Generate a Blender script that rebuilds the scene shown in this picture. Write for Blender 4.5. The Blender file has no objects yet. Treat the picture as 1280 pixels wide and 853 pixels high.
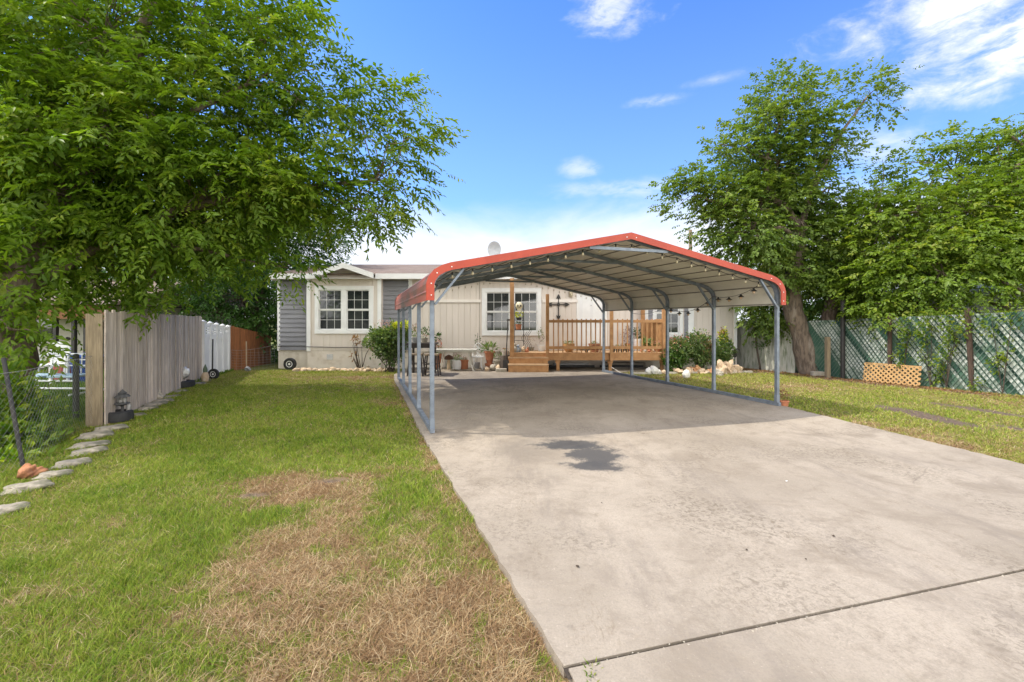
import bpy, math, random
import numpy as np
from mathutils import Vector, Matrix
random.seed(7)
RNG = np.random.default_rng(11)
SC = bpy.context.scene
COL = SC.collection
F, CX, CY, H = 565.0, 640.0, 400.0, 1.53          # focal length in photo pixels, principal column, horizon row, eye height
THETA = math.radians(18.2)

def g(y):                                          # the yard falls a little towards the house
    return -0.09 * min(max((y - 9.0) / 6.4, 0.0), 1.0)
def W(px, py, y):                                  # point at depth y seen at a photo pixel
    return Vector(((px - CX) / F * y, y, H - (py - CY) / F * y))
def G(px, py):                                     # ground point seen at a photo pixel
    y = H * F / (py - CY)
    for _ in range(6): y = (H - g(y)) * F / (py - CY)
    return Vector(((px - CX) / F * y, y, g(y)))

# ------------------------------------------------------------------ materials
MATS = {}
def nt(name):
    m = bpy.data.materials.new(name); m.use_nodes = True
    t = m.node_tree; t.nodes.clear()
    out = t.nodes.new('ShaderNodeOutputMaterial')
    return m, t, out
def N(t, typ, **kw):
    n = t.nodes.new(typ)
    for k, v in kw.items():
        if k in ('inputs',):
            for a, b in v.items(): n.inputs[a].default_value = b
        else: setattr(n, k, v)
    return n
def L(t, a, b): t.links.new(a, b)
def c4(c): return (c[0], c[1], c[2], 1.0)
def mixc(t, fac, a, b, mode='MIX'):
    n = N(t, 'ShaderNodeMix', data_type='RGBA', blend_type=mode)
    for s, v in ((n.inputs[0], fac), (n.inputs[6], a), (n.inputs[7], b)):
        if hasattr(v, 'links') or isinstance(v, bpy.types.NodeSocket): L(t, v, s)
        elif isinstance(v, (int, float)): s.default_value = v
        else: s.default_value = c4(v)
    return n.outputs[2]
def math_(t, op, a, b=None, c=None, clamp=False):
    n = N(t, 'ShaderNodeMath', operation=op); n.use_clamp = clamp
    for i, v in enumerate((a, b, c)):
        if v is None: continue
        if isinstance(v, (int, float)): n.inputs[i].default_value = v
        else: L(t, v, n.inputs[i])
    return n.outputs[0]
def noise(t, vec, scale, detail=5, rough=.55, dist=0.0):
    n = N(t, 'ShaderNodeTexNoise', inputs={'Scale': scale, 'Detail': detail, 'Roughness': rough, 'Distortion': dist})
    if vec is not None: L(t, vec, n.inputs['Vector'])
    return n.outputs['Fac']
def ramp(t, fac, lo, hi):
    n = N(t, 'ShaderNodeMapRange', interpolation_type='SMOOTHSTEP', inputs={'From Min': lo, 'From Max': hi})
    L(t, fac, n.inputs[0]); return n.outputs[0]
def M(name, c1, c2=None, scale=6, rough=.7, bump=0.0, bscale=60, spec=.4, metal=0.0, island=0.0, stretch=(1, 1, 1), c3=None, s3=1.2, lo=.35, hi=.65, lo3=.52, hi3=.7):
    if name in MATS: return MATS[name]
    m, t, out = nt(name)
    b = N(t, 'ShaderNodeBsdfPrincipled', inputs={'Roughness': rough, 'Metallic': metal, 'Specular IOR Level': spec})
    L(t, b.outputs[0], out.inputs[0])
    tc = N(t, 'ShaderNodeTexCoord'); mp = N(t, 'ShaderNodeMapping', inputs={'Scale': stretch}); L(t, tc.outputs['Object'], mp.inputs[0])
    v = mp.outputs[0]
    if c2 is None: c2 = tuple(x * .82 for x in c1)
    col = mixc(t, ramp(t, noise(t, v, scale), lo, hi), c1, c2)
    if c3 is not None: col = mixc(t, ramp(t, noise(t, v, s3, 7, .62), lo3, hi3), col, c3)
    if island:
        gm = N(t, 'ShaderNodeNewGeometry')
        k = math_(t, 'MULTIPLY_ADD', gm.outputs['Random Per Island'], 2 * island, 1 - island)
        hs = N(t, 'ShaderNodeHueSaturation'); L(t, col, hs.inputs['Color']); L(t, k, hs.inputs['Value']); col = hs.outputs[0]
    L(t, col, b.inputs['Base Color'])
    if bump:
        bp = N(t, 'ShaderNodeBump', inputs={'Strength': bump, 'Distance': .01}); L(t, noise(t, v, bscale, 6, .6), bp.inputs['Height']); L(t, bp.outputs[0], b.inputs['Normal'])
    MATS[name] = m; return m
def leaf_mat(name, c1, c2, c3, trans=.38, rough=.5):
    m, t, out = nt(name)
    at = N(t, 'ShaderNodeAttribute', attribute_name='tint')
    col = mixc(t, ramp(t, at.outputs['Fac'], 0, .6), c1, c2)
    col = mixc(t, ramp(t, at.outputs['Fac'], .6, .95), col, c3)
    b = N(t, 'ShaderNodeBsdfPrincipled', inputs={'Roughness': rough, 'Specular IOR Level': .35}); L(t, col, b.inputs['Base Color'])
    tr = N(t, 'ShaderNodeBsdfTranslucent'); L(t, mixc(t, 1.0, col, (1.5, 1.55, .6), 'MULTIPLY'), tr.inputs[0])
    mx = N(t, 'ShaderNodeMixShader', inputs={0: trans}); L(t, b.outputs[0], mx.inputs[1]); L(t, tr.outputs[0], mx.inputs[2]); L(t, mx.outputs[0], out.inputs[0])
    MATS[name] = m; return m

# ------------------------------------------------------------------ mesh helper
class MB:
    def __init__(s): s.v = []; s.f = []
    def add(s, vs, fs):
        o = len(s.v); s.v += [tuple(x) for x in vs]; s.f += [tuple(i + o for i in f) for f in fs]; return s
    def box(s, x0, x1, y0, y1, z0, z1):
        return s.add([(x0,y0,z0),(x1,y0,z0),(x1,y1,z0),(x0,y1,z0),(x0,y0,z1),(x1,y0,z1),(x1,y1,z1),(x0,y1,z1)],
                     [(0,3,2,1),(4,5,6,7),(0,1,5,4),(1,2,6,5),(2,3,7,6),(3,0,4,7)])
    def bar(s, a, b, w, h=None, up=(0, 0, 1)):
        a, b = Vector(a), Vector(b); h = h or w; d = (b - a).normalized(); up = Vector(up)
        if abs(d.dot(up)) > .98: up = Vector((0, 1, 0))
        x = d.cross(up).normalized() * w / 2; z = x.cross(d).normalized() * h / 2
        q = [p + i * x + j * z for p in (a, b) for i, j in ((-1,-1),(1,-1),(1,1),(-1,1))]
        return s.add(q, [(0,1,2,3),(7,6,5,4),(0,4,5,1),(1,5,6,2),(2,6,7,3),(3,7,4,0)])
    def tube(s, pts, r, n=8, cap=True, phase=0.0):
        pts = [Vector(p) for p in pts]; k = len(pts); rs = r if isinstance(r, (list, tuple)) else [r] * k
        ref = Vector((0, 0, 1)); rings = []; pd = None
        for i in range(k):
            d = (pts[min(i + 1, k - 1)] - pts[max(i - 1, 0)]).normalized()
            if i == 0:
                if abs(d.dot(ref)) > .9: ref = Vector((0, 1, 0))
                x = d.cross(ref).normalized()
            else:
                x = (px_ - d * px_.dot(d)).normalized()
            px_ = x; y = d.cross(x)
            rings.append([pts[i] + (x * math.cos(phase + 2 * math.pi * j / n) + y * math.sin(phase + 2 * math.pi * j / n)) * rs[i] for j in range(n)])
        vs = [p for q in rings for p in q]; fs = []
        for i in range(k - 1):
            for j in range(n): fs.append((i*n+j, i*n+(j+1)%n, (i+1)*n+(j+1)%n, (i+1)*n+j))
        if cap: fs.append(tuple(range(n))[::-1]); fs.append(tuple(range((k-1)*n, k*n)))
        return s.add(vs, fs)
    def lathe(s, prof, c=(0, 0, 0), n=16, axis='z'):
        vs = []
        for r, z in prof:
            for j in range(n):
                a = 2 * math.pi * j / n; p = (r * math.cos(a), r * math.sin(a), z)
                if axis == 'y': p = (p[0], p[2], p[1])
                if axis == 'x': p = (p[2], p[0], p[1])
                vs.append((p[0] + c[0], p[1] + c[1], p[2] + c[2]))
        fs = [(i*n+j, i*n+(j+1)%n, (i+1)*n+(j+1)%n, (i+1)*n+j) for i in range(len(prof) - 1) for j in range(n)]
        fs.append(tuple(range(n))[::-1]); fs.append(tuple(range((len(prof)-1)*n, len(prof)*n)))
        return s.add(vs, fs)
    def prism(s, poly, axis, a, b):               # poly in the two other axes
        def P(p, t): return (t, p[0], p[1]) if axis == 'x' else (p[0], t, p[1]) if axis == 'y' else (p[0], p[1], t)
        n = len(poly)
        return s.add([P(p, a) for p in poly] + [P(p, b) for p in poly],
                     [tuple(range(n)), tuple(range(2*n-1, n-1, -1))] + [(i, i+n, (i+1)%n+n, (i+1)%n) for i in range(n)])
    def strip(s, A, B):                            # quads between two polylines
        n = len(A); return s.add(list(A) + list(B), [(i, i+1, n+i+1, n+i) for i in range(n-1)])
    def blob(s, c, r, amp=.18, sub=2, seed=0, flat=None):
        import bmesh
        bm = bmesh.new(); bmesh.ops.create_icosphere(bm, subdivisions=sub, radius=1.0)
        rr = np.random.default_rng(seed); K = rr.normal(size=(5, 3)) * 1.7; ph = rr.uniform(0, 6.3, 5); K2 = rr.normal(size=(6, 3)) * 5.5; ph2 = rr.uniform(0, 6.3, 6)
        vs = []
        for v in bm.verts:
            p = np.array(v.co); k = 1 + amp * np.sum(np.sin(K @ p * 1.3 + ph)) / 2 + amp * .22 * np.sum(np.sin(K2 @ p + ph2))
            q = p * k
            if flat is not None: q[2] = max(min(q[2], flat), -flat)
            vs.append((c[0] + q[0]*r[0], c[1] + q[1]*r[1], c[2] + q[2]*r[2]))
        fs = [tuple(x.index for x in f.verts) for f in bm.faces]; bm.free()
        return s.add(vs, fs)
    def rotz(s, ang, c=(0, 0)):
        ca, sa = math.cos(ang), math.sin(ang)
        s.v = [(c[0]+(x-c[0])*ca-(y-c[1])*sa, c[1]+(x-c[0])*sa+(y-c[1])*ca, z) for x, y, z in s.v]; return s
    def build(s, name, mat, parent=None, loc=None, local=False, smooth=False, bevel=0.0):
        me = bpy.data.meshes.new(name)
        off = Vector((0, 0, 0))
        if not local:
            if loc is not None: off = Vector(loc)
            elif parent is not None:
                r = parent
                while r.parent: r = r.parent
                off = r.location
        me.from_pydata([(x-off[0], y-off[1], z-off[2]) for x, y, z in s.v], [], s.f); me.update()
        import bmesh
        bm = bmesh.new(); bm.from_mesh(me); bmesh.ops.recalc_face_normals(bm, faces=bm.faces); bm.to_mesh(me); bm.free()
        return link(name, me, mat, parent, loc, smooth, bevel)
def link(name, me, mat, parent=None, loc=None, smooth=False, bevel=0.0):
    o = bpy.data.objects.new(name, me); COL.objects.link(o)
    if mat is not None: me.materials.append(mat)
    if smooth:
        for p in me.polygons: p.use_smooth = True
        if smooth != 'all':
            try: me.set_sharp_from_angle(angle=math.radians(40))
            except Exception: pass
    if bevel:
        md = o.modifiers.new('bevel', 'BEVEL'); md.width = bevel; md.segments = 2; md.limit_method = 'ANGLE'
    if parent is not None: o.parent = parent
    elif loc is not None: o.location = loc
    return o
def tag(o, label=None, cat=None, group=None, kind=None):
    if label: o['label'] = label
    if cat: o['category'] = cat
    if group: o['group'] = group
    if kind: o['kind'] = kind
    return o
def thing(name, label, cat, loc, rz=0.0, group=None):
    o = bpy.data.objects.new(name, None); COL.objects.link(o); o.location = loc; o.rotation_euler = (0, 0, rz); o.empty_display_size = .2
    return tag(o, label, cat, group)
def fast(name, verts, tris, mat, parent=None, off=(0, 0, 0), tint=None, smooth=False):
    me = bpy.data.meshes.new(name); nv, nf = len(verts), len(tris); k = tris.shape[1]
    me.vertices.add(nv); me.vertices.foreach_set('co', (verts - np.array(off)).astype(np.float32).ravel())
    me.loops.add(nf * k); me.loops.foreach_set('vertex_index', tris.astype(np.int32).ravel())
    me.polygons.add(nf); me.polygons.foreach_set('loop_start', np.arange(0, nf * k, k, dtype=np.int32))
    try: me.polygons.foreach_set('loop_total', np.full(nf, k, dtype=np.int32))
    except Exception: pass
    me.update(calc_edges=True)
    if tint is not None:
        if tint.ndim == 1:
            a = me.attributes.new('tint', 'FLOAT', 'POINT'); a.data.foreach_set('value', tint.astype(np.float32))
        else:
            a = me.attributes.new('tint', 'FLOAT_COLOR', 'POINT'); a.data.foreach_set('color', tint.astype(np.float32).ravel())
    if smooth: me.polygons.foreach_set('use_smooth', np.ones(nf, dtype=bool))
    return link(name, me, mat, parent)

# numpy value noise
def vnoise(x, y, s, seed=0):
    x, y = x / s, y / s; xi, yi = np.floor(x).astype(np.int64), np.floor(y).astype(np.int64); fx, fy = x - xi, y - yi
    def h(a, b):
        n = (a * 374761393 + b * 668265263 + seed * 144665) & 0xffffffff
        n = ((n ^ (n >> 13)) * 1274126177) & 0xffffffff
        return ((n ^ (n >> 16)) & 0xffff) / 65535.0
    fx = fx*fx*(3-2*fx); fy = fy*fy*(3-2*fy)
    return (h(xi,yi)*(1-fx)+h(xi+1,yi)*fx)*(1-fy)+(h(xi,yi+1)*(1-fx)+h(xi+1,yi+1)*fx)*fy
def fbm(x, y, s, seed=0, o=4):
    v = 0; a = .5; t = 0
    for i in range(o): v = v + a * vnoise(x, y, s / 2**i, seed + i); t += a; a *= .55
    return v / t

# ------------------------------------------------------------------ foliage
def unit(a): return a / np.maximum(np.linalg.norm(a, axis=-1, keepdims=True), 1e-9)
def leaves(P, D, Nn, Ln, Wd, rng):                 # P base, D direction, Nn approximate normal, lengths, widths
    D = unit(D); S = unit(np.cross(D, Nn)); U = np.cross(S, D)
    Ln = Ln[:, None]; Wd = Wd[:, None]; n = len(P)
    v = np.empty((n, 4, 3)); v[:, 0] = P; v[:, 1] = P + D*Ln*.45 + S*Wd*.5 + U*Wd*.22; v[:, 2] = P + D*Ln - U*Ln*.12; v[:, 3] = P + D*Ln*.45 - S*Wd*.5 + U*Wd*.22
    b = np.arange(n)[:, None] * 4
    f = np.concatenate([b + np.array([[0, 3, 2]]), b + np.array([[0, 2, 1]])], 0)
    t = np.repeat(rng.uniform(0, 1, n), 4)
    return v.reshape(-1, 3), f, t
def sprays(O, Dr, tl, nl, ll, lw, rng, droop=.25):
    """compound sprays: O origins, Dr directions, tl twig length, nl leaflets a spray"""
    n = len(O); Dr = unit(Dr); up = np.tile(np.array([0, 0, 1.0]), (n, 1)) + rng.normal(0, .35, (n, 3))
    S = unit(np.cross(Dr, up)); Uu = np.cross(S, Dr)
    P, D, NN = [], [], []; LL = []
    tw = tl * rng.uniform(.6, 1.25, n); tint0 = np.clip(rng.uniform(0, 1, n) * .62 + .42 * (.5 + .5 * np.sin(O[:, 0]*2.3 + O[:, 1]*1.4) * np.sin(O[:, 2]*2.9 + O[:, 0])), 0, 1); sz = rng.uniform(.65, 1.25, n); T = []
    for i in range(nl):
        a = (i + .6) / nl; sgn = 1 if i % 2 == 0 else -1; last = i == nl - 1
        p = O + Dr * (tw * a)[:, None]; p[:, 2] -= droop * tw * a * a
        d = Dr * (.55 if not last else 1.2) + S * sgn * (.85 if not last else 0.05) + rng.normal(0, .22, (n, 3)); d[:, 2] -= .3
        P.append(p); D.append(d); NN.append(Uu + rng.normal(0, .3, (n, 3)))
        LL.append(ll * sz * rng.uniform(.6, 1.2, n) * (1 - .25 * abs(a - .55))); T.append(tint0)
    P = np.concatenate(P); D = np.concatenate(D); NN = np.concatenate(NN); LL = np.concatenate(LL)
    v, f, t = leaves(P, D, NN, LL, LL * lw, rng)
    t = np.clip(np.repeat(np.concatenate(T), 4) * .65 + t * .35, 0, 1)
    return v, f, t
OUT = .2                                           # share of branchlets that stick out of their clump
def clump_points(c, r, n, rng):
    d = unit(rng.normal(size=(n, 3))); q = rng.uniform(.12, 1, n) ** .45; q = q * np.where(rng.uniform(0, 1, n) < OUT, rng.uniform(1.0, 1.35, n), 1.0)
    return np.array(c) + d * q[:, None] * np.array(r), d
def tree(name, label, limbs, clumps, leafm, barkm, seed, tl=.35, nl=9, ll=.13, lw=.36, dens=34, per=15, puff=.34, group=None, branch=True, gap=.36, category='tree'):
    """limbs: list of (points, radii); clumps: (centre, (rx,ry,rz)[, density factor])"""
    rng = np.random.default_rng(seed); base = Vector(limbs[0][0][0])
    root = thing(name, label, category, base, 0, group)
    tb = MB()
    for pts, rs in limbs:
        P2 = [Vector(p) for p in pts]; Q = []; R = []
        for i in range(len(P2) - 1):
            for k in range(5):
                u = k / 5
                p0, p1, p2, p3 = P2[max(i-1, 0)], P2[i], P2[i+1], P2[min(i+2, len(P2)-1)]
                q = .5 * ((2*p1) + (p2-p0)*u + (2*p0-5*p1+4*p2-p3)*u*u + (3*p1-p0-3*p2+p3)*u**3)
                Q.append(q + Vector(rng.normal(0, .012, 3))); rr = rs[i]*(1-u)+rs[i+1]*u; R.append(rr * (1 + .06*rng.normal()))
        Q.append(P2[-1]); R.append(rs[-1]); tb.tube(Q, R, 10)
    allp = [(Vector(p), rs[i]) for pts, rs in limbs for i, p in enumerate(pts)]
    O = []; D = []
    cen = np.mean([np.array(c[0]) for c in clumps], axis=0)
    for cl in clumps:
        c, r = Vector(cl[0]), cl[1]; df = cl[2] if len(cl) > 2 else 1.0
        vol = r[0]*r[1]*r[2]; nsub = max(3, int(dens * df * vol ** .72))
        pc, pd = clump_points(c, r, nsub, rng)
        near = min(allp, key=lambda a: (a[0] - c).length + (2.0 if a[0].z > c.z + .6 else 0))
        if branch:
            a, b = near[0], c; mid = (a + b) / 2 + Vector((0, 0, .12 * (b - a).length)) + Vector(rng.normal(0, .12, 3))
            r0 = min(near[1] * .6, .035 + .03 * (b - a).length); tb.tube([a, (a+mid)/2 + Vector(rng.normal(0, .05, 3)), mid, (mid+b)/2 + Vector(rng.normal(0, .06, 3)), b], [r0, r0*.85, r0*.65, r0*.45, r0*.25], 6)
            for k in range(0, nsub, 2):
                e = Vector(pc[k]); m2 = (c + e) / 2 + Vector(rng.normal(0, .08, 3)); tb.tube([c.lerp(mid, .25), m2, e], [r0*.24, r0*.16, .005], 4, False)
        for k in range(nsub):
            if rng.uniform() < gap * .5: continue
            m = max(3, int(per * rng.uniform(.5, 1.5)))
            off = rng.normal(0, puff, (m, 3)) * np.array([1, 1, .62])
            O.append(pc[k] + off)
            d = pd[k] * .55 + unit(np.array(pc[k]) - cen) * .45 + off / puff * .45 + rng.normal(0, .35, (m, 3)); d[:, 2] = d[:, 2] * .6 - .12
            D.append(d)
    O = np.concatenate(O); D = np.concatenate(D)
    v, f, t = sprays(O, D, tl, nl, ll, lw, rng)
    fast('crown', v, f, leafm, root, base, t)
    tb.build('trunk', barkm, root, smooth='all')
    return root
def foliage(name, mat, root, items, rng, ll=.06, lw=.5, n=200, up=.3):
    """leafy mass for small plants: items = (centre, (rx,ry,rz), count)"""
    V, Fc, T = [], [], []; o = 0
    for c, r, k in items:
        p, d = clump_points(c, r, k, rng); p = p + (np.sin(p[:, :1]*23 + p[:, 2:3]*17) * .10 + np.sin(p[:, 2:3]*31 + p[:, 1:2]*19) * .07) * d * np.array(r).max(); dd = d * .7 + rng.normal(0, .5, (k, 3)); dd[:, 2] += up
        v, f, t = leaves(p, dd, rng.normal(0, .5, (k, 3)) + np.array([0, 0, 1]), ll * rng.uniform(.6, 1.3, k), ll * lw * rng.uniform(.7, 1.2, k), rng)
        V.append(v); Fc.append(f + o); T.append(t); o += len(v)
    r = root
    while r.parent: r = r.parent
    return fast(name, np.concatenate(V), np.concatenate(Fc), mat, root, r.location, np.concatenate(T))

# ------------------------------------------------------------------ palette
white = M('white_paint', (.82, .82, .80), (.76, .76, .74), 3, .5, .05, 40)
siding = M('beige_siding', (.70, .63, .555), (.655, .59, .52), 4, .65, .12, 90, stretch=(1, 1, .25), c3=(.62, .55, .48), s3=.9, lo3=.5, hi3=.75)
skirtm = M('skirting_vinyl', (.74, .67, .585), (.67, .60, .52), 2, .6, .1, 50, c3=(.52, .44, .35), s3=1.6)
lapm = M('grey_lap_siding', (.255, .255, .275), (.22, .22, .24), 5, .6, .1, 70, stretch=(.3, 1, 1))
shingle = M('shingles', (.21, .155, .115), (.14, .10, .075), 26, .9, .5, 60, stretch=(1, 2, 2), c3=(.25, .20, .16), s3=2)
galv = M('galvanised_steel', (.21, .245, .285), (.155, .18, .215), 9, .5, .05, 30, metal=.3, c3=(.26, .29, .33), s3=4)
red = M('red_trim_paint', (.42, .056, .026), (.36, .046, .022), 5, .42, .03, 30)
redroof = M('weathered_red_sheet', (.42, .09, .06), (.36, .10, .075), 3, .35, .04, 20, stretch=(1, .25, 1), c3=(.16, .075, .06), s3=1.7, lo3=.5, hi3=.62)
under = M('cream_roof_underside', (.72, .68, .58), (.66, .62, .53), 3, .5, .03, 25, c3=(.6, .56, .47), s3=1)
deckwood = M('deck_wood', (.46, .25, .105), (.38, .19, .075), 7, .65, .2, 60, island=.12, stretch=(1, 1, 1), c3=(.31, .16, .065), s3=5)
deckfloor = M('deck_floor_wood', (.50, .33, .18), (.40, .25, .13), 5, .7, .2, 60, island=.15)
fencewood = M('weathered_fence_wood', (.54, .455, .375), (.38, .315, .255), 4, .85, .4, 60, island=.22, stretch=(9, 9, .7), c3=(.62, .54, .46), s3=2.2)
yellowwood = M('yellowed_post_wood', (.27, .21, .13), (.19, .145, .09), 5, .8, .3, 60, stretch=(8, 8, .8))
brownfence = M('stained_brown_wood', (.30, .115, .04), (.2, .075, .03), 4, .75, .3, 60, island=.22, stretch=(6, 6, .8))
palefence = M('pale_mossy_wood', (.42, .41, .35), (.30, .31, .25), 4, .9, .4, 40, island=.15, stretch=(4, 4, .8), c3=(.12, .15, .08), s3=2)
vinyl = M('white_vinyl', (.78, .78, .78), (.72, .72, .73), 2, .4)
darkmetal = M('black_metal', (.025, .024, .024), (.04, .035, .03), 8, .5)
rubber = M('black_rubber', (.022, .022, .023), (.035, .034, .033), 10, .75, .2, 60)
bark = M('grey_brown_bark', (.20, .15, .11), (.10, .075, .055), 7, .95, 1.0, 26, stretch=(2.2, 2.2, .6), c3=(.28, .23, .18), s3=3)
barkdark = M('dark_bark', (.11, .085, .062), (.06, .046, .034), 7, .95, 1.0, 26, stretch=(2.2, 2.2, .6))
terracotta = M('terracotta', (.44, .17, .085), (.36, .14, .07), 7, .8, .2)
stonem = M('limestone', (.40, .36, .29), (.30, .26, .20), 8, .9, .6, 40, c3=(.30, .27, .21), s3=5)
tanstone = M('tan_rock', (.55, .42, .28), (.42, .30, .19), 8, .9, .6, 40, c3=(.6, .52, .42), s3=4)
redrock = M('red_clay_rock', (.42, .19, .09), (.32, .14, .07), 12, .95, .8, 40)
glass = M('window_glass', (.022, .026, .028), (.05, .055, .052), 2.2, .04, 0, spec=.9, c3=(.015, .018, .02), s3=1.4)
soil = M('potting_soil', (.06, .04, .028), (.04, .03, .02), 30, .95, .6)
greym = M('grey_plastic', (.3, .3, .3), (.25, .25, .25), 6, .5)
leafA = leaf_mat('pecan_leaf', (.075, .155, .013), (.145, .23, .02), (.28, .34, .04), .5)
leafB = leaf_mat('shade_leaf', (.03, .08, .012), (.05, .12, .018), (.09, .16, .02), .3)
leafC = leaf_mat('oak_leaf', (.075, .145, .024), (.135, .20, .036), (.22, .275, .05), .42)
leafD = leaf_mat('hackberry_leaf', (.085, .155, .018), (.155, .23, .026), (.27, .30, .04), .42)
shrubleaf = leaf_mat('shrub_leaf', (.075, .14, .045), (.13, .20, .065), (.21, .26, .09), .35)
succ = leaf_mat('succulent_leaf', (.10, .17, .07), (.16, .24, .08), (.26, .3, .1), .2)
pinkf = leaf_mat('pink_petal', (.55, .22, .22), (.62, .34, .32), (.7, .5, .46), .3)
redf = leaf_mat('red_petal', (.5, .06, .04), (.55, .14, .08), (.6, .26, .15), .3)
yellowf = leaf_mat('yellow_leaf', (.42, .46, .03), (.5, .52, .05), (.6, .6, .1), .35)
purplef = leaf_mat('purple_leaf', (.17, .07, .12), (.24, .12, .17), (.3, .2, .2), .3)
brownf = leaf_mat('withered_leaf', (.22, .11, .06), (.3, .17, .09), (.36, .24, .13), .25)

# ------------------------------------------------------------------ ground
def blobs(x, y, B):
    v = np.zeros_like(x)
    for cx, cy, rx, ry, rot, a in B:
        c, s = math.cos(rot), math.sin(rot); u = ((x-cx)*c+(y-cy)*s)/rx; w = (-(x-cx)*s+(y-cy)*c)/ry
        v = np.maximum(v, a * np.exp(-(u*u+w*w)**1.4))
    return v
DRY = [(-1.95,4.25,.75,.5,0,1),(-1.35,3.7,.4,.7,.2,.85),(-1.5,3.1,.5,.75,.15,1.05),(-1.15,2.5,.75,.6,0,1.1),(-.35,2.35,.65,.8,.3,1.05),(-.75,1.75,1.0,.75,0,1.15),(.05,2.4,.35,.9,.32,1.0),(-1.7,1.8,.3,.3,0,.6),(.0,1.9,.45,.8,.3,1.1),(-.62,3.2,.3,.7,.32,.55),(-1.55,4.5,.5,.2,0,.9),(-.82,4.7,.2,.12,0,.9),(-1.25,4.75,.35,.1,0,.8),(-2.6,2.6,.3,.15,.2,.45),(-3.0,3.5,.3,.15,0,.42),
       (-3.2,11.0,1.0,1.5,.3,.5),(-2.4,8.6,.35,2.2,.32,.5),(-4.2,12.4,2.5,1.0,0,.55),(5.4,6.3,.6,1.4,.25,.7),(6.5,10.5,2.2,1.3,0,.55),(5.0,12.5,1.6,1.2,0,.6),(6.1,5.8,.7,1.0,0,.6),(9.0,8.5,1.5,.7,0,.55)]
DIRT = [(6.75,7.4,.30,1.2,0,1.05),(7.3,6.5,.22,.5,.2,.8),(8.15,7.8,.26,1.1,.3,.95),(8.9,7.0,.3,.5,.2,.8),(9.5,6.9,.8,.2,-.4,.9),(9.0,11.9,.5,2.2,.36,1.2),(8.3,14.1,1.3,.55,0,1.2),(7.6,15.4,1.2,.7,0,1.1),(9.6,10.4,.3,1.8,.36,1.0),(-1.75,4.42,.22,.1,0,.8),(-2.3,4.05,.18,.1,0,.7),(-6.2,5.6,.4,1.0,.2,.7),(-2.9,13.2,.3,.5,0,.9)]
def masks(x, y):
    n = fbm(x, y, .55, 3); n2 = fbm(x, y, .16, 9); n3 = fbm(x, y, 2.3, 21)
    d = blobs(x, y, DRY) + (n - .5) * .9 + (n2 - .5) * .7 + (n3 - .5) * .35
    # thin worn line along the slab edge
    ex = .234 - .329 * (y - 2.0); e = np.exp(-((x - ex + .12) / .16)**2) * (y < 13); d = np.maximum(d, e * .75 + (n2 - .5) * .8)
    dry = np.clip((d - .34) / .75, 0, 1)
    q = blobs(x, y, DIRT) + (n2 - .5) * .6 + (n - .5) * .3
    return dry, np.clip((q - .36) / .3, 0, 1)
def ground_z(x, y):
    return -0.09 * np.clip((y - 9) / 6.4, 0, 1) - .045
xs = np.concatenate([[-700, -250, -90, -45, -30, -22], np.arange(-17, 17.01, .11), [22, 30, 45, 90, 250, 700]])
ys = np.concatenate([[-60, -20, -8, -3], np.arange(0, 16.51, .11), [17.5, 20, 26, 36, 60, 120, 300, 900]])
X, Y = np.meshgrid(xs, ys, indexing='xy'); x, y = X.ravel(), Y.ravel()
near = (np.abs(x) < 17.5) & (y > -.5) & (y < 17)
z = ground_z(x, y) + np.where(near, (fbm(x, y, .8, 5) - .5) * .035 + (fbm(x, y, .2, 6) - .5) * .014, 0)
nx, ny = len(xs), len(ys); ii = (np.arange(ny-1)[:, None] * nx + np.arange(nx-1)[None]).ravel()
dry, dirt = masks(x, y)
tint = np.stack([dry, dirt, fbm(x, y, .3, 33), np.ones_like(x)], 1)
m, t, out = nt('lawn_soil')
at = N(t, 'ShaderNodeAttribute', attribute_name='tint'); sp = N(t, 'ShaderNodeSeparateColor'); L(t, at.outputs['Color'], sp.inputs[0])
tc = N(t, 'ShaderNodeTexCoord'); o_ = tc.outputs['Object']
gr = mixc(t, ramp(t, noise(t, o_, 14, 6, .7), .35, .65), (.12, .16, .035), (.22, .21, .075))
gr = mixc(t, ramp(t, noise(t, o_, 60, 3, .7), .45, .7), gr, (.09, .085, .035))
st = mixc(t, ramp(t, noise(t, o_, 22, 6, .75), .35, .65), (.30, .205, .115), (.17, .11, .06))
st = mixc(t, ramp(t, noise(t, o_, 90, 3, .7), .5, .7), st, (.42, .31, .17))
di = mixc(t, ramp(t, noise(t, o_, 18, 6, .7), .35, .65), (.17, .125, .095), (.095, .07, .055))
col = mixc(t, sp.outputs[0], gr, st); col = mixc(t, sp.outputs[1], col, di)
b = N(t, 'ShaderNodeBsdfPrincipled', inputs={'Roughness': .95, 'Specular IOR Level': .1}); L(t, col, b.inputs['Base Color'])
bp = N(t, 'ShaderNodeBump', inputs={'Strength': .8, 'Distance': .02}); L(t, noise(t, o_, 70, 6, .75), bp.inputs['Height']); L(t, bp.outputs[0], b.inputs['Normal']); L(t, b.outputs[0], out.inputs[0])
gro = fast('ground', np.stack([x, y, z], 1), np.stack([ii, ii+1, ii+nx+1, ii+nx], 1), m, tint=tint, smooth=True)
tag(gro, 'mown yard with worn and straw coloured patches', 'ground', kind='structure')

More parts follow.
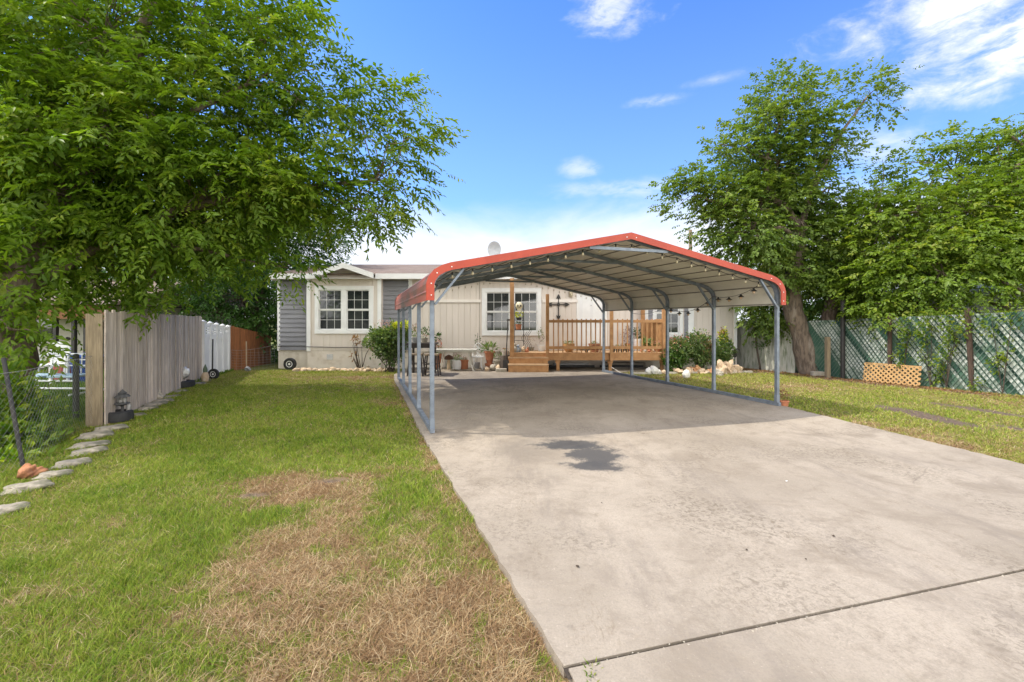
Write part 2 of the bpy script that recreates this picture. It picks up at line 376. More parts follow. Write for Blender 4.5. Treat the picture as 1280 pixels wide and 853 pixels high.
# grass blades
def edge_left(y): return np.where(y > 12.0, -3.15 - .13 * (y - 12.0), .20 - .333 * (y - 2.0))
RE = [(-2, 6.9), (3.5, 6.02), (4.75, 5.42), (8.0, 4.82), (13.8, 2.9), (15.4, 2.6)]
def edge_right(y): return np.interp(y, [a for a, _ in RE], [c for _, c in RE])
def blades(name, label, side, n, seed):
    rng = np.random.default_rng(seed)
    yy = 1.45 * np.exp(rng.uniform(0, 1, n) ** .9 * math.log(15.0 / 1.45))
    yy = np.where(rng.uniform(0, 1, n) < .25, rng.uniform(1.5, 15.2, n), yy)
    if side == 'l':
        lo = np.maximum(-1.22 * yy - .3, -10.5 - 0*yy); hi = edge_left(yy) + .03 * (fbm(yy * 3, yy, .5, 14) - .35)
    else:
        lo = edge_right(yy) + .015; hi = np.minimum(1.22 * yy + .5, 10.9 - .40 * (yy - 8.6))
        yy = np.maximum(yy, 3.6); lo = edge_right(yy) + .015; hi = np.minimum(1.22 * yy + .5, 10.95 - .40 * (yy - 8.6))
    xx = lo + (hi - lo) * rng.uniform(0, 1, n); keep = hi > lo
    if side == 'l': keep &= ~((yy > 14.6) | ((xx > -3.9) & (yy > 14.3)))
    else: keep &= yy < 14.5
    xx, yy = xx[keep], yy[keep]; dry, dirt = masks(xx, yy)
    k = rng.uniform(0, 1, len(xx)) > dirt * .96; xx, yy, dry, dirt = xx[k], yy[k], dry[k], dirt[k]; n = len(xx)
    lush = fbm(xx, yy, .45, 77)
    isdry = rng.uniform(0, 1, n) < dry * .80 + .08 + .2 * np.clip(fbm(xx, yy, .7, 55) * 2 - .8, 0, 1) + (.16 if side == 'l' else .0) * np.clip((yy - 9.5) / 3, 0, 1) + (.17 if side == 'r' else 0)
    tuft = fbm(xx, yy, .17, 123, 2) > .64; isdry &= ~(tuft & (dry > .2) & (rng.uniform(0, 1, n) < .8))
    hgt = np.where(isdry, rng.uniform(.015, .05, n), rng.uniform(.022, .062, n) * (.5 + .8 * lush) * (.65 + .8 * fbm(xx, yy, .11, 91, 2)) * (1 - .5 * dry))
    wd = np.maximum(.0034, .00105 * yy) * rng.uniform(.7, 1.4, n)
    a = rng.uniform(0, 6.283, n); lean = np.where(isdry, rng.uniform(.8, 2.6, n), rng.uniform(.25, 1.3, n)); b2 = rng.uniform(0, 6.283, n)
    zz = ground_z(xx, yy) + (fbm(xx, yy, .8, 5) - .5) * .035 + (fbm(xx, yy, .2, 6) - .5) * .014 - .004
    P = np.stack([xx, yy, zz], 1); S = np.stack([np.cos(a), np.sin(a), 0*a], 1) * wd[:, None] * .5
    Ld = np.stack([np.cos(b2), np.sin(b2), 0*a], 1) * (lean * hgt)[:, None]
    up = np.zeros((n, 3)); up[:, 2] = hgt
    v = np.empty((n, 5, 3)); v[:, 0] = P - S; v[:, 1] = P + S; mid = P + up * .6 + Ld * .35; v[:, 2] = mid + S * .8; v[:, 3] = mid - S * .8; v[:, 4] = P + up * .95 + Ld
    bb = np.arange(n)[:, None] * 5
    f = np.concatenate([bb + np.array([[0, 1, 2]]), bb + np.array([[0, 2, 3]]), bb + np.array([[3, 2, 4]])], 0)
    gcol = np.array([[.095, .18, .013], [.175, .262, .022], [.27, .318, .04], [.345, .345, .075]]); dcol = np.array([[.46, .33, .17], [.38, .25, .125], [.27, .165, .08], [.52, .41, .24]])
    gi = np.clip((rng.uniform(0, 4, n) * .6 + (1 - lush) * 2.6 * .6 + np.clip((yy - 8) / 4, 0, 1) * 1.0 + (.7 if side == 'r' else 0)), 0, 3.99).astype(int); ci = np.where(fbm(xx, yy, .22, 201, 3) + rng.normal(0, .16, n) > .63, 2, rng.integers(0, 4, n))
    c = np.where(isdry[:, None], dcol[ci], gcol[gi]) * rng.uniform(.8, 1.2, n)[:, None]
    tint = np.concatenate([c, np.ones((n, 1))], 1)
    o = fast(name, v.reshape(-1, 3), f, grassm, tint=np.repeat(tint, 5, 0))
    return tag(o, label, 'grass', kind='stuff')
grassm, t, out = nt('grass_blade')
at = N(t, 'ShaderNodeAttribute', attribute_name='tint')
b = N(t, 'ShaderNodeBsdfPrincipled', inputs={'Roughness': .6, 'Specular IOR Level': .2}); L(t, at.outputs['Color'], b.inputs['Base Color'])
tr = N(t, 'ShaderNodeBsdfTranslucent'); L(t, at.outputs['Color'], tr.inputs[0])
mx = N(t, 'ShaderNodeMixShader', inputs={0: .3}); L(t, b.outputs[0], mx.inputs[1]); L(t, tr.outputs[0], mx.inputs[2]); L(t, mx.outputs[0], out.inputs[0])
blades('lawn_grass', 'green grass with straw coloured worn patches left of the driveway', 'l', 420000, 1)
blades('lawn_grass', 'yellowish short grass between the driveway and the right hand fence', 'r', 170000, 2)

# ------------------------------------------------------------------ concrete
CT_, ST_ = math.cos(THETA), math.sin(THETA)
def concrete():
    m, t, out = nt('driveway_concrete')
    tc = N(t, 'ShaderNodeTexCoord'); o = tc.outputs['Object']
    col = mixc(t, ramp(t, noise(t, o, .55, 6, .6), .35, .68), (.36, .308, .243), (.262, .222, .171))
    col = mixc(t, ramp(t, noise(t, o, 1.6, 8, .68, .6), .46, .7), col, (.235, .195, .148))
    col = mixc(t, math_(t, 'MULTIPLY', ramp(t, noise(t, o, 5.5, 8, .75, .8), .50, .70), .62), col, (.21, .172, .13))
    mp = N(t, 'ShaderNodeMapping', inputs={'Scale': (3.0, .7, 1), 'Rotation': (0, 0, -THETA)}); L(t, o, mp.inputs[0])
    col = mixc(t, math_(t, 'MULTIPLY', ramp(t, noise(t, mp.outputs[0], 1.1, 7, .7), .55, .75), .5), col, (.24, .20, .155))
    col = mixc(t, math_(t, 'MULTIPLY', ramp(t, noise(t, o, 90, 3, .8), .42, .68), .55), col, (.22, .185, .145))
    col = mixc(t, math_(t, 'MULTIPLY', ramp(t, noise(t, o, 38, 4, .8), .60, .72), .5), col, (.52, .45, .37))
    gk = math_(t, 'MULTIPLY', ramp(t, noise(t, o, .9, 5, .6, .4), .44, .66), ramp(t, noise(t, o, 26, 9, .8, .6), .46, .60))
    col = mixc(t, math_(t, 'MULTIPLY', gk, .75), col, (.13, .105, .075))
    gk = math_(t, 'MULTIPLY', ramp(t, noise(t, mp.outputs[0], 1.3, 5, .6, .2), .5, .66), ramp(t, noise(t, mp.outputs[0], 17, 9, .82, .4), .48, .62))
    col = mixc(t, math_(t, 'MULTIPLY', gk, .55), col, (.17, .13, .085))
    # worn dark band where cars park
    sx = N(t, 'ShaderNodeSeparateXYZ'); L(t, o, sx.inputs[0])
    def ell(cx, cy, rx, ry, wob, sc):
        nz = N(t, 'ShaderNodeTexNoise', inputs={'Scale': sc, 'Detail': 7, 'Roughness': .7}); L(t, o, nz.inputs['Vector'])
        w = math_(t, 'MULTIPLY', math_(t, 'SUBTRACT', nz.outputs['Fac'], .5), wob)
        u = math_(t, 'POWER', math_(t, 'DIVIDE', math_(t, 'SUBTRACT', sx.outputs[0], cx), rx), 2)
        v = math_(t, 'POWER', math_(t, 'DIVIDE', math_(t, 'SUBTRACT', sx.outputs[1], cy), ry), 2)
        return math_(t, 'ADD', math_(t, 'SQRT', math_(t, 'ADD', u, v)), w)
    e = ell(.6, 8.3, 2.1, 2.3, 1.6, 1.5); col = mixc(t, math_(t, 'MULTIPLY', math_(t, 'SUBTRACT', 1.0, ramp(t, e, .45, 1.1)), .15), col, (.24, .205, .165))
    e = ell(.1, 5.3, .5, .6, 1.4, 2.5); col = mixc(t, math_(t, 'MULTIPLY', math_(t, 'SUBTRACT', 1.0, ramp(t, e, .2, 1.1)), .75), col, (.2, .17, .135))
    for cx, cy, rx, ry in ((.72, 5.52, .54, .27), (.93, 5.12, .36, .50), (.84, 4.72, .38, .22)):
        e = ell(cx, cy, rx, ry, 1.9, 4.2); col = mixc(t, math_(t, 'MULTIPLY', math_(t, 'SUBTRACT', 1.0, ramp(t, e, .55, .98)), .93), col, (.065, .063, .062))
    # tyre rubbed tracks along the drive and small drip spots
    lx_ = math_(t, 'ADD', math_(t, 'MULTIPLY', sx.outputs[0], CT_), math_(t, 'MULTIPLY', sx.outputs[1], ST_))
    for c_ in (1.55, 3.1, 4.35, 5.75):
        k_ = math_(t, 'SUBTRACT', 1.0, ramp(t, math_(t, 'ABSOLUTE', math_(t, 'ADD', math_(t, 'SUBTRACT', lx_, c_), math_(t, 'MULTIPLY', math_(t, 'SUBTRACT', noise(t, o, .8, 4), .5), .8))), .05, .34))
        col = mixc(t, math_(t, 'MULTIPLY', math_(t, 'MULTIPLY', k_, ramp(t, noise(t, mp.outputs[0], 2.2, 7, .75), .42, .66)), .5), col, (.19, .16, .13))
    vs_ = N(t, 'ShaderNodeTexVoronoi', inputs={'Scale': 2.6, 'Randomness': 1.0}); L(t, o, vs_.inputs['Vector'])
    col = mixc(t, math_(t, 'MULTIPLY', math_(t, 'SUBTRACT', 1.0, ramp(t, vs_.outputs['Distance'], .03, .065)), math_(t, 'MULTIPLY', ramp(t, noise(t, o, 1.2, 3), .5, .62), .6)), col, (.13, .11, .09))
    # hairline cracks
    vz = N(t, 'ShaderNodeTexVoronoi', feature='DISTANCE_TO_EDGE', inputs={'Scale': .42})
    nz = N(t, 'ShaderNodeTexNoise', inputs={'Scale': 2.5, 'Detail': 5}); L(t, o, nz.inputs['Vector'])
    L(t, mixc(t, .12, o, nz.outputs['Color']), vz.inputs['Vector'])
    cr = math_(t, 'MULTIPLY', math_(t, 'SUBTRACT', 1.0, ramp(t, vz.outputs['Distance'], 0.0, .004)), ramp(t, noise(t, o, .9, 3), .52, .6))
    col = mixc(t, math_(t, 'MULTIPLY', cr, .45), col, (.16, .13, .10))
    b = N(t, 'ShaderNodeBsdfPrincipled', inputs={'Roughness': .85, 'Specular IOR Level': .25}); L(t, col, b.inputs['Base Color'])
    bp = N(t, 'ShaderNodeBump', inputs={'Strength': .35, 'Distance': .006}); L(t, noise(t, o, 120, 6, .75), bp.inputs['Height'])
    bp2 = N(t, 'ShaderNodeBump', inputs={'Strength': .4, 'Distance': .02}); L(t, noise(t, o, 6, 6, .6), bp2.inputs['Height']); L(t, bp.outputs[0], bp2.inputs['Normal'])
    L(t, bp2.outputs[0], b.inputs['Normal']); L(t, b.outputs[0], out.inputs[0]); return m
CONC = concrete()
def slab(name, label, rows, ncol=10):
    b = MB(); R = []
    for k, (l, r) in enumerate(rows):
        P = []
        for i in range(ncol + 1):
            u = i / ncol; px = l[0]*(1-u)+r[0]*u; py = l[1]*(1-u)+r[1]*u
            P.append(Vector((px, py, g(py) + .004)))
        R.append(P)
    for P in R:
        P[0].x += .022 * (random.random() - .5); P[-1].x += .03 * (random.random() - .5); P[0].z -= .008 * random.random()
    for A, B in zip(R[:-1], R[1:]): b.strip(A, B)
    loop = [P[0] for P in R] + R[-1][1:] + [P[-1] for P in R[::-1]][1:] + R[0][::-1][1:]
    lo = [p + Vector((0, 0, -.16)) for p in loop]
    b.strip(loop, lo)
    o = b.build(name, CONC); return tag(o, label, 'driveway', kind='structure')
def lerp2(a, b, u): return (a[0]+(b[0]-a[0])*u, a[1]+(b[1]-a[1])*u)
def along(pts, n):
    ps = [Vector((p[0], p[1], 0)) for p in pts]; d = [0]
    for a, b in zip(ps[:-1], ps[1:]): d.append(d[-1] + (b-a).length)
    out = []
    for i in range(n):
        s = d[-1] * i / (n - 1); k = max(j for j in range(len(d)) if d[j] <= s + 1e-9); k = min(k, len(ps) - 2)
        q = ps[k].lerp(ps[k+1], (s - d[k]) / (d[k+1] - d[k])); out.append((q.x, q.y))
    return out
lft = along([(.234, 2.0), (-1.22, 6.1), (-3.10, 11.9), (-3.42, 13.1), (-3.5, 14.6), (-3.45, 15.36)], 170)
rgt = along([(6.0, 3.53), (5.42, 4.75), (4.82, 8.0), (3.0, 13.7), (4.95, 14.6), (4.95, 15.36)], 170)
slab('driveway', 'stained concrete driveway running under the carport to the house', list(zip(lft, rgt)))
slab('driveway', 'near concrete driveway slab before the expansion joint', list(zip(along([(.248, 1.983), (.30, 1.8), (1.2, -1.5)], 20), along([(6.02, 3.518), (6.2, 2.6), (6.9, -1.5)], 20))))
jd = MB(); jd.strip([Vector((.24 + 5.8*i/40, 1.93 + 1.53*i/40, -.008)) for i in range(41)], [Vector((.22 + 5.8*i/40, 2.03 + 1.53*i/40, -.012)) for i in range(41)])
tag(jd.build('joint_filler', M('joint_dirt', (.03, .024, .018), (.06, .046, .033), 30, .95, .6)), 'dark dirt filled expansion joint across the driveway', 'joint', kind='structure')
rng = np.random.default_rng(5)
wt = thing('joint_weed', 'small yellowing weed tuft at the left end of the driveway joint', 'weed', (.36, 1.985, 0))
foliage('blade', leafD, wt, [((.36, 1.975, .0), (.05, .03, .012), 22), ((.335, 1.90, .0), (.025, .05, .01), 16)], rng, .035, .2, up=.25)
rp = MB()
for i in range(140):
    u = rng.uniform(0, 1); p = (.25 + 5.8*u + rng.normal(0, .01), 1.984 + 1.53*u + rng.normal(0, .008)); r = rng.uniform(.002, .006)
    rp.blob((p[0], p[1], .004), (r, r, r*.6), .3, 1, i)
tag(rp.build('crumbled_grit', stonem), 'crumbs of grit lying along the expansion joint', 'grit', kind='stuff')
for i, (px, py, r, mm, lab) in enumerate([(1042, 672, .02, soil, 'dark dry leaf scrap on the driveway, rightmost of the small bits'), (933, 689, .014, soil, 'dark speck on the middle of the driveway left of the leaf scrap'), (1007, 701, .014, soil, 'dark crumb on the driveway just below the leaf scrap'), (722, 710, .02, soil, 'dark pebble on the left part of the driveway'), (983, 603, .02, white, 'white paper scrap lying on the driveway'), (752, 630, .012, soil, 'tiny dark pebble on the driveway below the oil stain')]):
    p = G(px, py); o = MB().blob((p.x, p.y, .012), (r*.55, r*.45, r*.2), .35, 1, i).build('debris', mm, loc=(p.x, p.y, .004)); tag(o, lab, 'debris')
# ------------------------------------------------------------------ carport (local: x across, y along the depth)
OX, OY = -1.085, 6.13; CW, CLN = 6.1, 6.1
CT, ST = math.cos(THETA), math.sin(THETA)
def CP(s, v): return (OX + s*CT - v*ST, OY + s*ST + v*CT)
def cg(s, v): return g(CP(s, v)[1]) + .004
carport = thing('carport', 'metal carport with red gable trim, cream underside and galvanised posts', 'carport', (OX, OY, 0), THETA)
prof = [(-.075, 1.79), (-.075, 2.02), (-.045, 2.11), (.02, 2.195), (.13, 2.26), (.24, 2.297)]
prof = prof + [(3.05, 2.87)] + [(CW - s, z) for s, z in prof[::-1]]
def offs(P, d):
    out = []
    for i, p in enumerate(P):
        a = Vector(P[max(i-1, 0)]); c = Vector(P[min(i+1, len(P)-1)]); e = (c - a).normalized(); n = Vector((-e.y, e.x)); out.append((p[0] + n.x*d, p[1] + n.y*d))
    return out
def fine(P, step=.045):
    out = []
    for a, b in zip(P[:-1], P[1:]):
        k = max(1, int((Vector(b) - Vector(a)).length / step))
        out += [(a[0]+(b[0]-a[0])*i/k, a[1]+(b[1]-a[1])*i/k) for i in range(k)]
    return out + [P[-1]]
V0, V1 = -.10, 6.24
def ribbed(P, amp):                                # panel profile with ribs every 0.23 m
    Q = fine(P, .023); d = 0; out = []
    nn = offs(Q, 1.0)
    for i, q in enumerate(Q):
        if i: d += math.dist(Q[i-1], q)
        k = (d % .235) / .235; h = amp if .44 < k < .56 else 0
        out.append((q[0] + (nn[i][0]-q[0])*h, q[1] + (nn[i][1]-q[1])*h))
    return out
ro = ribbed(prof, .014); ri = fine(offs(prof, -.007), .06)
vs = [V0 + (V1 - V0) * i / 8 for i in range(9)]
def sheet(P, name, mat):
    b = MB()
    for va, vb in zip(vs[:-1], vs[1:]): b.strip([(s, va, z) for s, z in P], [(s, vb, z) for s, z in P])
    return b.build(name, mat, carport, local=True)
sheet(ro, 'roof_sheet', redroof); sheet(ri, 'roof_underside', under)
# seams of the overlapped sheets seen from below: thin strips with the lap shade put into their colour
b = MB(); Q = fine(offs(prof, -.009), .02); dacc = .12
for a, c in zip(Q[:-1], Q[1:]):
    ln = math.dist(a, c); dacc += ln
    if dacc < .34: continue
    dacc = 0.0; e = ((c[0]-a[0])/ln, (c[1]-a[1])/ln); n = (-e[1], e[0]); p = a
    q0 = (p[0]-e[0]*.010, p[1]-e[1]*.010); q1 = (p[0]+e[0]*.010, p[1]+e[1]*.010)
    b.prism([q0, q1, (q1[0]-n[0]*.010, q1[1]-n[1]*.010), (q0[0]-n[0]*.010, q0[1]-n[1]*.010)], 'y', V0 + .03, V1 - .03)
b.build('lap_shade_strip', M('shaded_lap', (.23, .21, .18), (.2, .18, .15), 5, .7), carport, local=True)
def trim(v, name, w=.104, mat=red):
    b = MB(); A = offs(prof, .012); B = offs(prof, .012 - w); n = len(A); sg = -1 if v < 1 else 1
    B[0] = (B[0][0], A[0][1]); B[-1] = (B[-1][0], A[-1][1])
    v1 = v + sg * .004
    F1 = [(s, v1, z) for s, z in A]; F2 = [(s, v1, z) for s, z in B]; b.strip(F1, F2)
    b.strip([(s, v - sg*.06, z) for s, z in A], F1)
    b.strip(F2, [(s, v - sg*.012, z) for s, z in B])
    return b.build(name, mat, carport, local=True)
trim(V0 - .004, 'gable_trim'); trim(V1 + .004, 'gable_trim', .045)
mid = offs(prof, -.05)
sc_i = 0
for p in [mid[0][:1] + (1.86,), mid[1], mid[3], mid[5], lerp2(mid[5], mid[6], .97), lerp2(mid[6], mid[7], .03), mid[7], mid[9], mid[11], (mid[12][0], 1.86)]:
    MB().lathe([(.0, -.004), (.0085, -.003), (.0085, .002)], (p[0], V0 - .012, p[1]), 8, 'y').build('screw', white, carport, local=True)
TB = .06
fp = offs(prof, -.05)
bowp = [(0.0, 1.80), (0.0, 2.0), (.035, 2.09), (.10, 2.155), (.19, 2.205), (.29, 2.238), (3.05, 2.80)]
bowp = bowp + [(CW - s, z) for s, z in bowp[:-1][::-1]]
R4 = TB / 2 * math.sqrt(2)
for k in range(5):
    v = CLN * k / 4 + (0.0 if k else .0)
    MB().tube([(s, v, z) for s, z in bowp], R4, 4, True, math.pi/4).build('roof_bow', galv, carport, local=True)
    for s in (0, CW):
        z0 = cg(s, v) + .05
        MB().box(s-.029, s+.029, v-.029, v+.029, z0, 1.798).box(s-.033, s+.033, v-.033, v+.033, z0, z0 + .14).build('post', galv, carport, local=True, bevel=.004)
        q = 1 if s == 0 else -1
        MB().bar((s + q*.035, v - .036, 1.74), (s + q*.43, v - .036, 2.235), .045, .03).build('corner_brace', galv, carport, local=True)
    MB().box(2.35, 3.75, v - .07, v - .034, 2.60, 2.645).build('peak_brace', galv, carport, local=True)
for s in (0, CW):
    b = MB()
    A = [(s, v) for v in (-.06, 1.5, 3.05, 4.6, 6.16)]
    for (s0, va), (s1, vb) in zip(A[:-1], A[1:]):
        b.bar((s0, va, cg(s0, va) + .033), (s1, vb, cg(s1, vb) + .033), .06, .06)
    b.build('base_rail', galv, carport, local=True)

def cpw(s, v, z): x, y = CP(s, v); return Vector((x, y, z))
def sag(a, b, n, d):
    a, b = Vector(a), Vector(b); return [a.lerp(b, i/n) - Vector((0, 0, d * 4 * (i/n) * (1 - i/n))) for i in range(n + 1)]
bulbm = M('frosted_bulb', (.60, .53, .36), (.52, .45, .29), 20, .2, spec=.6)
bulbdark = M('smoked_bulb', (.5, .34, .2), (.42, .28, .16), 20, .15, spec=.6)
# pale string along the front bow
def bow_at(u):                                     # point along the roof bow
    P = bowp; D = [0]
    for a, b2 in zip(P[:-1], P[1:]): D.append(D[-1] + math.dist(a, b2))
    d = u * D[-1]; k = max(i for i in range(len(D)-1) if D[i] <= d); w = (d - D[k]) / (D[k+1] - D[k]); return lerp2(P[k], P[k+1], w)
sl = thing('string_lights', 'pale frosted bulb string clipped along the inside of the front roof bow', 'string lights', cpw(0, .1, 2.0))
us = [.045 + i * .043 for i in range(21)]
pts = []
for i, u in enumerate(us):
    s, z = bow_at(u); pts.append(cpw(s, .075, z - .045))
wire = []
for a, c in zip(pts[:-1], pts[1:]): wire += sag(a, c, 4, .025 if us[0] else .02)[:-1]
MB().tube(wire + [pts[-1]], .005, 5).build('cable', darkmetal, sl)
for p in pts:
    h = MB().lathe([(.011, .0), (.013, -.012), (.012, -.04)], p, 8).build('socket', darkmetal, sl)
    MB().lathe([(.009, -.041), (.016, -.056), (.018, -.074), (.011, -.088), (.002, -.092)], p, 10).build('bulb', bulbm, sl, smooth=True)
# black shaded lights sagging along the right side
sb = thing('string_lights', 'string of small black shaded lamps sagging along the right row of posts', 'string lights', cpw(CW, 1.5, 1.9))
A = sag(cpw(CW - .35, .02, 2.16), cpw(CW - .04, 1.5, 2.02), 8, .10); B = sag(cpw(CW - .04, 1.5, 2.02), cpw(CW - .03, 3.03, 1.86), 10, .22)
C2 = sag(cpw(CW - .03, 3.03, 1.86), cpw(CW - .03, 4.55, 1.72), 8, .1)
MB().tube(A + B[1:] + C2[1:], .005, 5).build('cable', darkmetal, sb)
for p in [A[1], A[3], A[5], A[7], B[1], B[3], B[5], B[7], B[9]]:
    MB().lathe([(.012, 0), (.018, -.02), (.03, -.03), (.062, -.055), (.058, -.056), (.026, -.036)], p, 12).build('lamp_shade', darkmetal, sb)
    MB().lathe([(.012, -.04), (.026, -.06), (.024, -.085), (.004, -.098)], p, 10).build('bulb', bulbdark, sb, smooth=True)
# clear drop lights along the rear bow
si = thing('string_lights', 'thin clear drop lights hanging along the rear roof bow before the house', 'string lights', cpw(0, 6.2, 2.0))
ip = [cpw(*((lambda q: (q[0], 6.14, q[1] - .04))(bow_at(.1 + .85 * i / 32)))) for i in range(33)]
MB().tube(ip, .004, 4).build('cable', white, si)
for i, p in enumerate(ip[1:-1]):
    MB().lathe([(.006, 0), (.012, -.03), (.013, -.05), (.002, -.06)], p - Vector((0, 0, .02 + .02 * (i % 3))), 6).build('bulb', bulbm, si)
# small potted plant at the front right post
p = cpw(CW + .14, -.02, 0); r0 = thing('potted_plant', 'reddish withered plant in a low clay pot beside the front right carport post', 'potted plant', (p.x, p.y, g(p.y)-.03))
MB().lathe([(.06, 0), (.075, .09), (.085, .10), (.085, .12), (.07, .12), (.068, .10)], r0.location, 14).build('pot', terracotta, r0)
foliage('foliage', brownf, r0, [((p.x, p.y, .17), (.08, .08, .09), 60)], np.random.default_rng(3), .06, .4, up=.6)

# ------------------------------------------------------------------ house
YF, YB = 15.4, 15.12; GZ = -.09
def hx(px, y=YF): return (px - CX) / F * y
def hz(py, y=YF): return H - (py - CY) / F * y
house = thing('manufactured_house', 'beige single storey manufactured house with grey siding panels and white trim', 'house', (-.2, YF, GZ))
def grooved(b, x0, x1, z0, z1, y, pitch=.203, gw=.016, gd=.012):
    pts = [(x0, y)]; k = math.ceil(x0 / pitch)
    while k * pitch < x1 - .03:
        c = k * pitch
        if c > x0 + .03: pts += [(c - gw/2, y), (c - gw/2 + .003, y + gd), (c + gw/2 - .003, y + gd), (c + gw/2, y)]
        k += 1
    pts.append((x1, y)); b.strip([(a, c, z0) for a, c in pts], [(a, c, z1) for a, c in pts]); return b
def lap(b, x0, x1, z0, z1, y, pitch=.155):
    z = z0
    while z < z1 - .01:
        t = min(z + pitch, z1); b.strip([(x0, y - .034, z), (x1, y - .034, z)], [(x0, y - .006, t), (x1, y - .006, t)]); b.strip([(x0, y, z), (x1, y, z)], [(x0, y - .034, z), (x1, y - .034, z)]); z = t
    return b
xl, xr = hx(348), hx(921); zs = .50; ze = 2.97
mid_z = hz(376.5)
# main wall with window holes left as separate wall strips
wx0, wx1, wz0, wz1 = hx(605), hx(674), hz(417.5), hz(362.5)
vx0, vx1, vz0, vz1 = hx(817.5), hx(853), hz(420), hz(364)
dx0, dx1, dz1 = hx(724), hx(755), 2.60
b = MB()
x0b, x1b = hx(384, YB), hx(476, YB)
bay0, bay1 = hx(808), hx(864)
for a, c, z0, z1 in ((hx(512), wx0, zs, ze), (wx0, wx1, zs, wz0), (wx0, wx1, wz1, ze), (wx1, dx0, zs, ze), (dx0, dx1, dz1, ze), (dx1, bay0, zs, ze), (bay0, vx0, .9, ze), (vx0, vx1, .9, vz0), (vx0, vx1, vz1, ze), (vx1, bay1, .9, ze), (bay1, xr, zs, ze)):
    grooved(b, a, c, z0, z1, YF)
b.build('wall', siding, house)
b = MB(); b.box(xl, xl + .012, YF + .002, YF + 4.2, GZ, ze).box(xr - .012, xr, YF + .002, YF + 4.2, GZ, ze); b.box(xl, xr, YF + 4.2, YF + 4.22, GZ, ze); b.build('end_wall', siding, house)
b = MB(); b.strip([(x, YF + .02, GZ - .1) for x in (hx(476), xr)], [(x, YF + .02, zs) for x in (hx(476), xr)]); b.box(hx(476), xr, YF - .012, YF + .03, zs - .05, zs - .003)
b.build('skirting', skirtm, house)
b = MB(); b.box(hx(808) + .02, hx(864) - .02, YF - .006, YF + .02, zs, .9); b.build('painted_panel', M('mauve_panel', (.28, .16, .15), (.22, .12, .115), 4, .7), house)
b = MB(); b.box(xl, xl + .02, YF - .002, YF + .02, GZ-.1, zs); b.strip([(xl, YF + .01, GZ - .1), (x0b, YF + .01, GZ - .1)], [(xl, YF + .01, zs), (x0b, YF + .01, zs)])
b.box(x0b, x1b, YB + .012, YF + .0, GZ - .1, zs - .0); b.build('skirting', skirtm, house)
# projecting bay with two windows
ax0, ax1, az0, az1 = hx(396.5, YB), hx(464, YB), hz(415.5, YB), hz(361, YB)
zp = hz(334, YB)
b = MB()
for a, c, z0, z1 in ((x0b, ax0, zs + .003, 2.9), (ax0, ax1, zs + .003, az0), (ax0, ax1, az1, 2.9), (ax1, x1b, zs + .003, 2.9)): grooved(b, a, c, z0, z1, YB)
xm = hx(429, YB); b.add([(x0b + .05, YB + .006, 2.9), (x1b - .05, YB + .006, 2.9), (x1b - .05, YB + .006, 2.92), (xm, YB + .006, 3.28), (x0b + .05, YB + .006, 2.92)], [(0, 1, 2, 3, 4)])
b.box(x0b, x1b, YB - .012, YB + .004, hz(347.5, YB) - .012, hz(347.5, YB) + .012)
b.box(x0b, x0b + .01, YB + .002, YF, zs, 2.95); b.box(x1b - .01, x1b, YB + .002, YF, zs, 2.95); b.build('bay_wall', siding, house)
b = MB(); lap(b, xl + .03, x0b, zs, ze - .1, YF); b.build('lap_siding', lapm, house)
b = MB(); lap(b, x1b, hx(511), zs, ze - .1, YF); b.build('lap_siding', lapm, house)
for p0, p1 in ((810, 816), (855, 860)):
    b = MB(); lap(b, hx(p0), hx(p1), .9, ze - .1, YF - .004); b.build('lap_siding', lapm, house)
def vtrim(x0, x1, y, z0, z1, t=.024, name='corner_trim'): return MB().box(x0, x1, y - t, y + .01, z0, z1).build(name, white, house, bevel=.003)
vtrim(hx(347), hx(350.5), YF, zs - .02, ze); vtrim(x0b - .015, x0b + .11, YB, zs - .02, 2.95); vtrim(x1b - .11, x1b + .015, YB, zs - .02, 2.95); vtrim(hx(510.5), hx(515), YF, zs, ze)
vtrim(hx(917.5), hx(921), YF, zs - .1, ze); vtrim(hx(805), hx(810), YF, zs, ze, .03); vtrim(hx(860), hx(867), YF, zs, ze, .03)
for a, c in ((hx(515), hx(601)), (hx(678), hx(722))): MB().box(a, c, YF - .045, YF + .004, mid_z - .05, mid_z + .05).build('band_trim', M('beige_trim', (.80, .75, .68), (.76, .70, .63), 3, .6), house)
MB().box(hx(599), hx(600), YF - .008, YF + .01, zs, ze).build('panel_joint', M('joint_shadow_strip', (.42, .37, .31), (.38, .33, .28), 3, .7), house)
